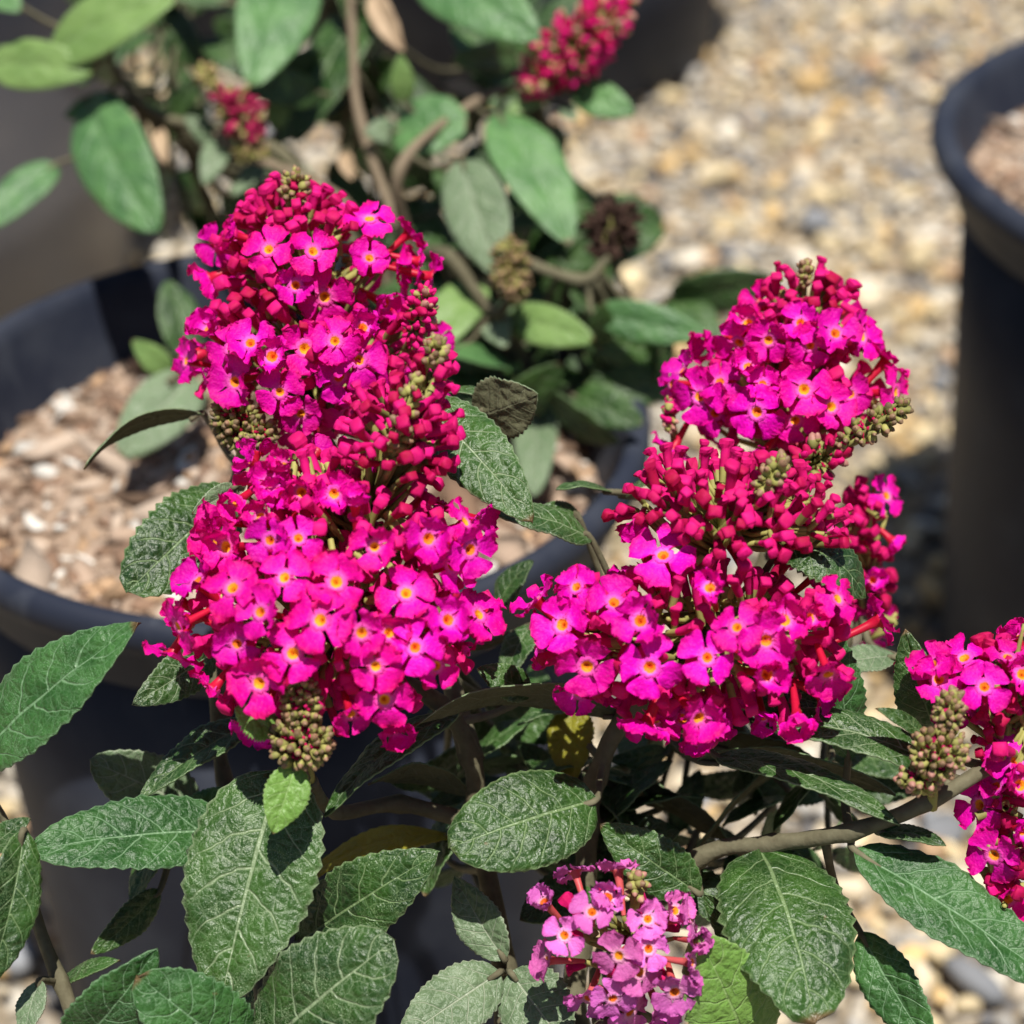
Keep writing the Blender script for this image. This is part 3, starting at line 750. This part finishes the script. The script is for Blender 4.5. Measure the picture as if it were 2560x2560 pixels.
buds(pa, zb, [(1060, 905), (1118, 905), (1100, 940), (985, 935), (990, 1010), (1048, 980), (1105, 975), (986, 1055), (1048, 1065), (960, 1115), (992, 1090), (1055, 1135), (918, 1165), (965, 1170), (1110, 1150), (1160, 1080), (1150, 1155), (1015, 1030), (1075, 1020), (1000, 1150), (1025, 1190), (940, 1080), (925, 1120), (1090, 1190), (960, 1240), (1120, 1100), (870, 1070), (900, 1000), (850, 1120), (1052, 1225), (1085, 1265), (835, 1265), (890, 1220), (820, 1210)], fill=150, sc=1.0, dmin=.0023)
buds(pa, zt, fill=40, sc=.9, dmin=.0024)
core(pa, zb, 60); core(pa, zc, 20)
florets(pa, zc, [(650, 1200, 'c'), (700, 1150, 'c'), (750, 1240, 'c'), (600, 1250, 'c'), (840, 1240, 'c'), (680, 1240, 'c')], fill=12, inner=20, fs=.85, cupf=1.0, sprinkle=60, dmin=.006)
zy = Zone(1085, 880, .335, 40, 52, 38, 20); buds(pa, zy, fill=36, dmin=.0011, meshes=YB, L=.0024, name='young_bud', ped=False, sc=1.0)
zy = Zone(1010, 1050, .336, 40, 150, 40, 18); buds(pa, zy, fill=40, dmin=.0014, meshes=YB, L=.0024, name='young_bud', sc=.95)
pa.done()
# spike C: upper right
za = Zone(1960, 990, .390, 305, 165, 215); zu = Zone(2005, 835, .390, 205, 120, 160); zb = Zone(2022, 735, .391, 125, 80, 110)
pa = Panicle(fg, 'flower_spike', R3((1965, 1140, .393), (1975, 950, .393), (2010, 740, .391), (2012, 650, .389)))
florets(pa, za, [(2002, 797), (1914, 853), (2086, 834), (2030, 871), (2182, 839, 's'), (1851, 792, 'c'), (1837, 862), (1707, 927, 's'), (1793, 946), (1870, 918, 'c'), (1905, 950, 'c'), (2012, 971), (1769, 1050), (1891, 1032), (1993, 1071), (2145, 978), (2084, 1018), (2219, 897, 's'), (2247, 980, 's'), (1688, 1116, 's'), (1762, 864, 'c'), (1740, 990)], others=(zb,), fill=36, fs=.98, up=(zu, 880))
buds(pa, zb, [(1940, 652), (1972, 657), (1935, 685), (1977, 687), (2061, 643), (2037, 676), (2075, 680), (2103, 699), (2051, 722), (1914, 718), (1953, 741), (1981, 727), (2112, 732), (2098, 755), (2149, 745), (1879, 783), (2158, 797)], fill=48, dmin=.0023)
zt = Zone(2012, 680, .387, 26, 42, 26); buds(pa, zt, fill=26, dmin=.0011, meshes=YB, L=.0024, name='young_bud', ped=False, sc=.9)
pa.done()
# spike D: in front, right of centre
za = Zone(1750, 1590, .350, 440, 250, 290); zb = Zone(1840, 1270, .348, 300, 160, 210, 10, .5); zd = Zone(1745, 1790, .352, 110, 85, 110)
pa = Panicle(fg, 'flower_spike', R3((1770, 1620, .362), (1780, 1450, .356), (1830, 1320, .350), (1890, 1215, .347)), .0011)
florets(pa, za, [(1658, 1390), (1446, 1474), (1526, 1490), (1598, 1547, 'c'), (1456, 1675), (1619, 1679), (1307, 1605, 's'), (1344, 1502, 's'), (1774, 1474, 'c'), (1926, 1600), (1772, 1651), (2091, 1500), (1981, 1535, 'c'), (2047, 1530, 'c'), (2200, 1550, 's'), (1921, 1690, 'c'), (1400, 1560), (1850, 1560)], others=(zb, zd), fill=44, inner=170)
florets(pa, zd, [(1702, 1795, 'c'), (1776, 1814, 'c'), (1740, 1860, 'c'), (1660, 1770), (1800, 1770, 'c'), (1830, 1800, 'c')], fill=8, inner=8)
buds(pa, zb, [(1880, 1290), (1940, 1210), (1985, 1205), (2015, 1220), (1850, 1165), (1865, 1220), (1910, 1140), (1820, 1330), (1800, 1385), (1790, 1415), (1700, 1440), (1920, 1360), (1960, 1340), (1950, 1380), (1980, 1400), (1850, 1260), (1790, 1270), (1740, 1260), (1720, 1230), (1760, 1200), (1860, 1310), (1715, 1310), (1745, 1350), (1815, 1310), (1690, 1280), (1640, 1250), (1600, 1230), (1560, 1260), (1540, 1300), (1510, 1280), (1570, 1210), (1600, 1300)], fill=230, sc=1.0, dmin=.0024)
core(pa, zb, 110)
zy = Zone(1930, 1185, .338, 42, 70, 38, 35); buds(pa, zy, fill=34, dmin=.0013, meshes=YB, L=.0024, name='young_bud', sc=1.0)
pa.done()
# spike E: shaded, behind spike D on its right
za = Zone(2165, 1390, .402, 75, 215, 85, -8)
pa = Panicle(fg, 'flower_spike', R3((2165, 1600, .404), (2165, 1400, .403), (2190, 1180, .401)), .001)
florets(pa, za, [(2205, 1560), (2215, 1240), (2190, 1620)], fill=14, inner=18, fs=.85, cupf=.6)
buds(pa, za, fill=44); pa.done()
# spike F: at the right edge
za = Zone(2510, 1690, .350, 250, 110, 170); zb = Zone(2540, 1860, .350, 120, 160, 130); zc = Zone(2525, 2090, .352, 75, 230, 90)
pa = Panicle(fg, 'flower_spike', R3((2500, 2240, .356), (2500, 1900, .352), (2530, 1700, .348), (2560, 1560, .345)), .0012)
florets(pa, za, [(2343, 1696), (2461, 1717), (2405, 1614), (2522, 1620), (2330, 1660, 's'), (2560, 1680, 'c')], others=(zb,), fill=24, inner=24)
florets(pa, zc, [(2555, 1888), (2445, 2012), (2550, 1963, 'c'), (2480, 2140), (2545, 2280, 'c'), (2470, 1960, 'c'), (2560, 2080, 'c')], others=(zb,), fill=5, inner=14)
buds(pa, zb, [(2450, 1780), (2460, 1830), (2440, 1880), (2500, 1800), (2520, 1870), (2400, 1790), (2480, 1900)], fill=44); pa.done()
# spike G: small, fading to lilac
za = Zone(1548, 2345, .348, 215, 205, 165)
pa = Panicle(fg, 'flower_spike', R3((1570, 2520, .356), (1575, 2350, .354), (1595, 2190, .345)), .0011)
pa.o['label'] = 'small flower spike faded to pale lilac pink'
florets(pa, za, [(1481, 2280), (1414, 2338), (1362, 2403, 's'), (1626, 2296), (1547, 2392), (1628, 2378), (1605, 2445), (1532, 2503), (1451, 2547), (1516, 2238, 'c'), (1362, 2256, 'c'), (1679, 2471), (1726, 2350, 'c'), (1712, 2266, 'c'), (1428, 2163, 's'), (1544, 2145, 's'), (1744, 2290, 's'), (1716, 2400, 's'), (1660, 2550, 'c'), (1580, 2560)], kind='l', fill=3, inner=10, dmin=.013, fs=.86, sprinkle=0, cupf=.8)
zt = Zone(1590, 2210, .345, 40, 50, 40); buds(pa, zt, fill=16, dmin=.0015, meshes=YP, L=.0024, name='young_bud', ped=True); pa.done()
# unopened clusters ----------------------------------------------------
def cluster(axis, zones, meshes, r=.0010, lab=None, ped=False):
    pa = Panicle(fg, 'bud_cluster', axis, r)
    if lab: pa.o['label'] = lab
    for (z, n, m, sc) in zones:
        buds(pa, z, fill=n, dmin=.00098, meshes=m, L=.0024, name='young_bud', ped=True, sc=sc, up=.15, shell=(.92, 1.04))
        for q in fib(n // 2):
            pa.inner.append((BUDS[-1], z.world(q * .6), z.normal(q), .3))
    pa.done()
cluster(R3((600, 1170, .384), (600, 1070, .378), (570, 970, .374)), [(Zone(590, 1050, .374, 66, 95, 62, -18), 130, YB, .88), (Zone(655, 1085, .373, 48, 55, 45, 25), 66, YB, .85)], YB, lab='olive cluster of unopened buds under the upper magenta spike')
cluster(R3((775, 1950, .352), (760, 1850, .342), (757, 1700, .336)), [(Zone(756, 1765, .335, 58, 92, 52), 130, YB, .82), (Zone(755, 1855, .336, 90, 80, 70), 130, YB, .92)], YB, lab='olive cone of unopened buds above the large grey-green leaf')
cluster(R3((985, 930, .392), (1040, 820, .378), (1065, 720, .374)), [(Zone(1050, 790, .372, 50, 95, 45, 12), 50, YC, .95)], YC)
cluster(R3((1965, 1200, .384), (2090, 1130, .372), (2255, 1005, .366)), [(Zone(2040, 1150, .370, 70, 100, 60, 62), 42, YC, 1.2), (Zone(2185, 1060, .366, 45, 115, 42, 58), 64, YB, .9)], YC)
cluster(R3((2330, 2020, .348), (2340, 1900, .342), (2375, 1735, .336)), [(Zone(2374, 1775, .335, 46, 66, 42, 8), 60, YB, .85), (Zone(2348, 1880, .336, 80, 82, 60), 100, YB + YP[:1], .88), (Zone(2300, 1945, .339, 66, 50, 50), 44, YB + YP, .9)], YP, lab='brownish pink cluster of unopened buds beside the long drooping leaves')
cluster(R3((1690, 1120, .396), (1680, 1050, .388), (1668, 990, .384)), [(Zone(1675, 1035, .386, 26, 55, 26), 22, YC, 1.0)], YC)

fg.flush()
# leaves of the bush in front -------------------------------------------
def Lf(*a, **k): return leaf(fg, *a, **k)
Lf(700, 1925, 548, 2520, 345, .352, .345, roll=8, bend=.05, fold=.12, top=GREY, b=.62, a=.72, stalk=True, lab='large grey-green leaf with white felted veins')
Lf(742, 1905, 682, 2085, 118, .338, .336, roll=-12, bend=.05, fold=.25, top=LIME, b=.8, lab='small bright lime green young leaf')
Lf(690, 1830, 588, 1770, 95, .338, .335, roll=15, bend=.04, top=LIME, b=.7, ser=.12)
Lf(620, 2075, 70, 2125, 205, .368, .352, roll=22, bend=.06, fold=.22, top=COOL, b=.6, a=.9)
Lf(-70, 1905, 348, 1556, 235, .358, .344, roll=18, bend=.05, fold=.18, top=COOL, b=.75, a=.75)
Lf(60, 2075, -40, 2480, 150, .345, .340, roll=-40, bend=.08, fold=.2, top=GREEN)
Lf(-30, 2130, 75, 2045, 70, .350, .348, roll=20, top=GREY)
Lf(490, 2020, 225, 1900, 170, .384, .376, roll=180, bend=-.05, fold=.05, top=GREEN, under=PALE, b=.55)
Lf(640, 1800, 350, 1995, 125, .372, .362, roll=38, bend=.06, fold=.3, top=GREEN, b=.75)
Lf(470, 2080, 570, 1970, 110, .378, .374, roll=5, top=COOL)
Lf(180, 2620, 392, 2372, 185, .352, .340, roll=-25, bend=.10, fold=.22, top=COOL, b=.7)
Lf(610, 2640, 345, 2440, 235, .350, .336, roll=6, bend=.10, fold=.1, top=COOL, b=.5)
Lf(650, 2630, 985, 2350, 300, .348, .338, roll=10, bend=.08, fold=.1, top=GREY, b=.52, a=.95)
Lf(585, 2545, 870, 2325, 130, .364, .360, roll=40, bend=.05, top=GREEN)
Lf(740, 2360, 1097, 2130, 205, .366, .354, roll=5, bend=.08, fold=.15, top=GREEN, b=.75, a=.9)
Lf(1490, 2000, 1122, 2120, 250, .360, .350, roll=10, bend=.09, fold=.05, top=GREEN, b=.48, a=.9, ser=.015, lab='rounded dark green leaf half in shade')
Lf(1750, 2235, 1500, 2060, 150, .364, .362, roll=-10, bend=.06, top=GREEN)
Lf(1262, 2400, 1135, 2190, 130, .362, .366, roll=-20, bend=.05, fold=.3, top=PALE, b=.8)
Lf(1250, 2430, 1000, 2600, 170, .360, .352, roll=8, bend=.04, fold=.08, top=PALE, b=.6)
Lf(1275, 2430, 1420, 2620, 190, .360, .354, roll=-5, bend=.04, fold=.1, top=PALE, b=.6)
Lf(1900, 2120, 2040, 2556, 330, .362, .338, roll=-6, bend=.13, fold=-.05, top=GREEN, b=.50, a=.85, lab='broad dark green leaf drooping over the gravel')
Lf(2135, 2125, 2700, 2500, 205, .354, .345, roll=22, bend=.04, fold=.25, top=COOL, b=.72, a=.75, lab='long smooth leaf slanting down at the right')
Lf(2150, 2330, 2340, 2640, 150, .362, .356, roll=28, bend=.04, fold=.2, top=COOL)
Lf(1880, 2640, 1745, 2335, 250, .352, .340, roll=5, bend=.06, fold=.1, top=LIME, b=.62)
Lf(1960, 2440, 1760, 2235, 120, .362, .358, roll=-20, bend=.05, top=GREEN)
Lf(2370, 1930, 1880, 1800, 150, .350, .352, roll=42, bend=.10, fold=.15, top=GREY, b=.7, a=.9)
Lf(2120, 1900, 2072, 1545, 120, .362, .352, roll=12, bend=.06, fold=.15, top=COOL, wave=.07, ser=.06)
Lf(1790, 1890, 2250, 2062, 120, .364, .346, roll=48, bend=.09, fold=.1, top=GREY, b=.75, a=.7)
Lf(1740, 1900, 2240, 1985, 150, .372, .364, roll=105, bend=.08, top=GREEN)
Lf(2350, 1850, 2262, 1575, 140, .362, .352, roll=-28, bend=.12, fold=.2, top=GREEN)
Lf(1960, 1360, 2165, 1495, 150, .352, .350, roll=24, bend=.26, fold=-.1, top=GREEN, b=.6, ser=.06)
Lf(1050, 1010, 1330, 1305, 190, .366, .352, roll=8, bend=.12, fold=.10, top=GREY, b=.62, a=.72, ser=.03, lab='crinkled leaf with pale veins beside the left spike')
Lf(1090, 985, 1240, 1000, 60, .380, .374, roll=55, bend=.12, top=GREY)
Lf(1190, 1040, 1345, 985, 170, .376, .368, roll=150, bend=-.06, fold=.2, top=GREY)
Lf(1480, 1350, 1235, 1282, 110, .374, .366, roll=38, bend=.10, fold=.1, top=GREY)
Lf(1450, 1300, 1345, 1272, 70, .382, .378, roll=10, top=GREEN)
Lf(1530, 1230, 1390, 1222, 60, .382, .376, roll=62, bend=.1, top=GREEN)
Lf(1560, 1240, 1690, 1180, 60, .386, .382, roll=60, bend=.1, top=GREY)
Lf(590, 1230, 318, 1480, 210, .382, .366, roll=-8, bend=.10, fold=.05, top=GREEN, b=.46, a=.95, ser=.05, lab='round scalloped dark green leaf beside the left spike')
Lf(590, 1215, 480, 1285, 62, .366, .360, roll=-30, bend=.06, top=PALE)
Lf(510, 1035, 208, 1172, 84, .390, .380, roll=97, bend=.16, fold=.05, top=GREY, b=.8)
Lf(540, 1625, 332, 1762, 120, .376, .364, roll=-18, bend=.10, fold=.15, top=GREY)
Lf(1570, 1790, 1030, 1815, 150, .372, .352, roll=107, bend=.13, fold=.05, top=GREY, b=.7)
Lf(1330, 1735, 1195, 1670, 90, .368, .364, roll=5, top=GREEN)
Lf(1150, 1780, 810, 2040, 130, .366, .356, roll=50, bend=.10, top=GREEN)
Lf(1170, 1985, 920, 1960, 110, .376, .368, roll=115, bend=.16, top=GREEN)
Lf(1130, 2090, 760, 2200, 140, .382, .374, roll=60, bend=.12, fold=.1, top=YELLOW, under=YELLOW, lab='yellowing leaf')
Lf(1430, 1760, 1428, 1955, 125, .390, .384, roll=20, bend=.05, top=YELLOW, under=YELLOW)  # olive leaf; the sun spot at its tip is put into the yellow colour
Lf(400, 2225, 228, 2385, 90, .378, .370, roll=-30, bend=.08, top=GREEN)
Lf(1810, 1700, 2085, 1775, 165, .370, .362, roll=22, bend=.08, fold=.1, top=GREEN, b=.6)
Lf(2240, 1640, 2070, 1665, 85, .374, .368, roll=30, bend=.05, top=PALE)
Lf(2195, 2080, 2365, 2112, 70, .352, .348, roll=50, bend=.1, top=GREEN)
Lf(2320, 1850, 2190, 1770, 50, .346, .342, roll=30, bend=.1, top=GREEN)
Lf(1500, 2060, 1680, 1900, 120, .382, .388, roll=60, top=GREEN)
Lf(1480, 2200, 1300, 2300, 130, .380, .374, roll=20, top=GREEN)
Lf(1170, 2000, 1060, 2240, 120, .386, .380, roll=50, top=GREEN)
Lf(1500, 2050, 1760, 1990, 120, .388, .384, roll=80, top=GREEN)
Lf(1700, 2180, 1860, 2330, 120, .376, .372, roll=20, top=GREEN)
Lf(1480, 2140, 1700, 2080, 150, .386, .380, roll=25, bend=.1, top=GREEN)
Lf(640, 2280, 830, 2140, 110, .388, .386, roll=40, top=GREEN)
Lf(420, 2080, 330, 2260, 100, .382, .376, roll=40, top=GREEN)
Lf(1330, 1560, 1260, 1700, 90, .386, .38, roll=30, top=GREY)
Lf(1240, 1520, 1330, 1400, 90, .392, .39, roll=40, top=GREEN)
for i in range(80):
    bx = random.uniform(1080, 2120); by = random.uniform(1740, 2220)
    an = random.uniform(0, 6.28); ll = random.uniform(150, 260); d = random.uniform(.392, .42)
    Lf(bx, by, bx + ll * math.cos(an), by + .7 * ll * math.sin(an), ll * random.uniform(.32, .5), d, d + random.uniform(-.02, .02), roll=random.uniform(-80, 80), bend=.09)
Lf(1500, 1950, 1830, 2110, 150, .392, .384, roll=110, bend=.08)
Lf(1990, 1880, 1740, 2130, 150, .390, .380, roll=100, bend=.05)
Lf(2080, 1890, 1930, 2090, 130, .386, .378, roll=80, bend=.05)
Lf(1780, 1860, 2120, 1980, 170, .384, .374, roll=112, bend=.08)
Lf(1490, 1960, 1620, 2120, 130, .388, .380, roll=60, bend=.05)
Lf(1480, 1900, 1300, 1960, 130, .392, .384, roll=70, bend=.08)
Lf(1180, 1900, 1330, 1800, 110, .394, .392, roll=60, bend=.08)
Lf(150, 2460, 300, 2400, 60, .366, .362, roll=50, top=GREEN)
Lf(100, 2450, 60, 2600, 80, .355, .35, roll=20, top=PALE)

# ------------------------------------------------------------------ bush behind, in the soil-filled pot
ROOT2 = np.array([-0.030, 0.470, 0.196])
bk = Plant('butterfly_bush', ROOT2, 'out of focus butterfly bush with crimson unopened buds and broad smooth leaves', 'bush', 'butterfly bushes')
def BD(d): return d * (.87 if d > .578 else .95)
def R3b(*q): return [at(x, y, BD(d)) for (x, y, d) in q]
H2 = ROOT2 + [.002, .03, .045]
bk.stem([ROOT2 - [0, 0, .008], ROOT2 + [0, .012, .02], H2] + R3b((1000, 420, .62), (1180, 260, .64), (1330, 200, .645)), .0022, .0010, WOOD)
bk.stem([ROOT2 + [-.004, 0, -.008], H2 + [-.006, 0, -.01]] + R3b((850, 500, .62), (600, 380, .63), (540, 330, .632)), .0020, .0010, WOOD)
bk.stem([H2 + [-.006, 0, -.01]] + R3b((700, 380, .64), (400, 290, .655), (290, 180, .65), (270, 60, .64)), .0016, .0009)
bk.stem([H2] + R3b((900, 300, .65), (880, 60, .66), (860, -120, .66)), .0015, .0009, WOOD)
bk.stem([H2] + R3b((1120, 640, .60), (1230, 780, .595), (1280, 740, .59)), .002, .0012)
bk.stem([H2] + R3b((1250, 640, .61), (1450, 700, .61), (1520, 640, .61)), .002, .0012)
bk.stem([ROOT2 + [-.008, 0, 0]] + R3b((700, 800, .57), (500, 900, .56), (420, 960, .555)), .002, .0010)
def BD(d): return d * (.87 if d > .578 else .95)
def Lb(*a, **k):
    a = list(a); a[5] = BD(a[5])
    if len(a) > 6: a[6] = BD(a[6])
    k.setdefault('ser', .012); k.setdefault('wave', .02); k.setdefault('recurve', .15)
    return leaf(bk, *a, **k)
Lb(120, 140, 445, -10, 175, .640, .625, roll=10, fold=.15, top=BACKL, b=.6)
Lb(-30, 160, 240, 175, 130, .645, .632, roll=-12, fold=.15, top=BACKL, b=.6)
Lb(215, 245, 392, 580, 205, .650, .625, roll=18, bend=.08, fold=.12, top=BACK, b=.58, a=.95)
Lb(330, 260, 160, 290, 90, .655, .650, roll=10, top=BACK)
Lb(-30, -40, 50, 30, 90, .64, .63, roll=0, top=BACK)
Lb(140, 410, -40, 575, 115, .650, .64, roll=10, top=BACK, b=.6)
Lb(735, -90, 628, 218, 205, .650, .622, roll=-10, bend=.08, fold=.2, top=BACK, b=.6, a=.75)
Lb(940, -20, 735, 360, 225, .672, .664, roll=38, bend=.06, top=GREEN, b=.6)
Lb(690, 330, 700, 165, 66, .645, .640, roll=20, top=BACKL)
Lb(560, 370, 460, 290, 60, .638, .632, roll=0, top=PALE)
Lb(560, 340, 510, 465, 72, .636, .628, roll=0, top=PALE)
Lb(680, 400, 580, 490, 66, .638, .632, roll=20, top=PALE)
Lb(1040, -90, 1350, 100, 190, .645, .618, roll=-8, bend=.08, fold=.15, top=BACK, b=.62)
Lb(985, 330, 1170, 310, 180, .640, .630, roll=10, bend=.08, top=BACK, b=.48)
Lb(1000, 330, 910, 330, 70, .645, .64, roll=0, top=PALE)
Lb(1010, 260, 1000, 135, 62, .635, .628, roll=10, top=BACKL)
Lb(1245, 285, 1425, 610, 180, .635, .610, roll=-12, bend=.06, fold=.2, top=BACK, b=.62)
Lb(1150, 400, 1250, 690, 165, .610, .596, roll=12, bend=.05, fold=.15, top=PALE, b=.62)
Lb(1200, 700, 1070, 890, 130, .605, .590, roll=12, top=BACKL, b=.6)
Lb(1270, 790, 1485, 850, 108, .600, .585, roll=-8, bend=.06, top=BACKL, b=.6)
Lb(1220, 770, 1265, 870, 80, .600, .592, roll=10, top=PALE)
Lb(1430, 225, 1590, 285, 95, .640, .63, roll=-10, top=BACK)
Lb(1370, 225, 1265, 285, 52, .64, .635, roll=-15, top=BACKL)
Lb(1400, 265, 1440, 300, 50, .64, .635, roll=10, top=PALE)
Lb(1480, 780, 1775, 840, 105, .605, .595, roll=-18, bend=.05, top=BACK, b=.7)
Lb(1300, 240, 1130, 60, 190, .660, .665, roll=40, top=GREEN, b=.6)
Lb(1345, 1000, 1335, 1240, 112, .570, .545, roll=5, bend=.08, top=PALE, b=.55)
Lb(1120, 880, 1350, 965, 100, .585, .575, roll=40, top=BACK)
Lb(490, 940, 300, 1140, 165, .560, .548, roll=0, bend=.08, top=PALE, b=.55)
Lb(430, 940, 330, 850, 70, .562, .555, roll=0, top=BACKL)
Lb(470, 900, 420, 700, 120, .570, .575, roll=30, top=GREEN, b=.6)
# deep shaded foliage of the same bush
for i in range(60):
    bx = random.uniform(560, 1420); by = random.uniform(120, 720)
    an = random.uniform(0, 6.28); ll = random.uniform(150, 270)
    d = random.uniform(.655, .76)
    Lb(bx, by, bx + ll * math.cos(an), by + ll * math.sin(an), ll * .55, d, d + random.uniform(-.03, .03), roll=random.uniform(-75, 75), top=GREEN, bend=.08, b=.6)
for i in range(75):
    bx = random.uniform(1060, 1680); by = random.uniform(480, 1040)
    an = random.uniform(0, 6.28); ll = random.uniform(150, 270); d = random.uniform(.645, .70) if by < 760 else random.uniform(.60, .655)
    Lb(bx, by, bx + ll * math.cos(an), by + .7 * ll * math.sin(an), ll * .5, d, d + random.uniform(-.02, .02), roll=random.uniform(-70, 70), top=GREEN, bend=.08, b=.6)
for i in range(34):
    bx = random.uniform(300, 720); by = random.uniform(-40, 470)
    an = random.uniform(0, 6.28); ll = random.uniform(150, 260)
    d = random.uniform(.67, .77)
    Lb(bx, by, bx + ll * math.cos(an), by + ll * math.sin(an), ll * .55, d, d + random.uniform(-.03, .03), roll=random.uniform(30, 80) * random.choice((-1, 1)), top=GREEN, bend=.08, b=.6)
leaf(bk, 930, -20, 1010, 130, 70, BD(.655), BD(.650), roll=25, top=DRY, under=DRY, fold=.4, lab='dry beige dead leaf')
leaf(bk, 1110, 210, 1225, 255, 46, BD(.655), BD(.650), roll=15, top=DRY, under=DRY, fold=.4)
leaf(bk, 400, 320, 415, 410, 42, BD(.655), BD(.65), roll=15, top=DRY, under=DRY, fold=.4)
leaf(bk, 860, 380, 880, 450, 42, BD(.665), BD(.66), roll=15, top=DRY, under=DRY, fold=.4)
def back_cluster(axis, zone, n, meshes, sc, dm=.0022, lab=None, L=.004):
    pa = Panicle(bk, 'bud_cluster', axis, .0012)
    if lab: pa.o['label'] = lab
    buds(pa, zone, fill=n, dmin=dm, meshes=meshes, L=L, sc=sc, name='bud', up=.1)
    buds(pa, Zone.__new__(Zone) if False else zone, fill=n // 2, dmin=dm * .7, meshes=meshes, L=L, sc=sc * .9, name='bud', up=.1, shell=(.55, .7))
    pa.done()
back_cluster(R3b((640, 390, .632), (590, 270, .626), (510, 160, .622)), Zone(600, 285, BD(.624), 70, 95, 65, -35), 90, YD + YD + YB[:1], 1.45, lab='small crimson bud cluster with brown tip')
back_cluster(R3b((560, 260, .626), (530, 210, .622), (500, 160, .62)), Zone(520, 195, BD(.621), 38, 48, 36, -35), 40, YB, 1.2)
back_cluster(R3b((650, 400, .632), (625, 385, .630), (600, 365, .63)), Zone(620, 380, BD(.626), 60, 32, 30), 30, YB, 1.2)
back_cluster(R3b((1335, 220, .640), (1420, 110, .634), (1580, -20, .63)), Zone(1440, 110, BD(.630), 95, 190, 90, 52), 170, YC, 1.45, lab='long crimson bud cluster at the gravel edge')
back_cluster(R3b((1330, 230, .640), (1325, 200, .636), (1320, 180, .634)), Zone(1325, 205, BD(.63), 32, 32, 30), 12, YC, 1.4)
back_cluster(R3b((1285, 760, .592), (1285, 680, .584), (1270, 580, .58)), Zone(1278, 675, BD(.580), 58, 95, 52, -6), 110, YB, 1.25, dm=.0018, lab='brown cone-shaped bud cluster')
back_cluster(R3b((1500, 680, .61), (1530, 580, .612), (1580, 500, .614)), Zone(1530, 575, BD(.612), 80, 95, 75, 20), 100, YW, 1.5, lab='withered bud cluster with shade put into its dark brown')
bk.flush()
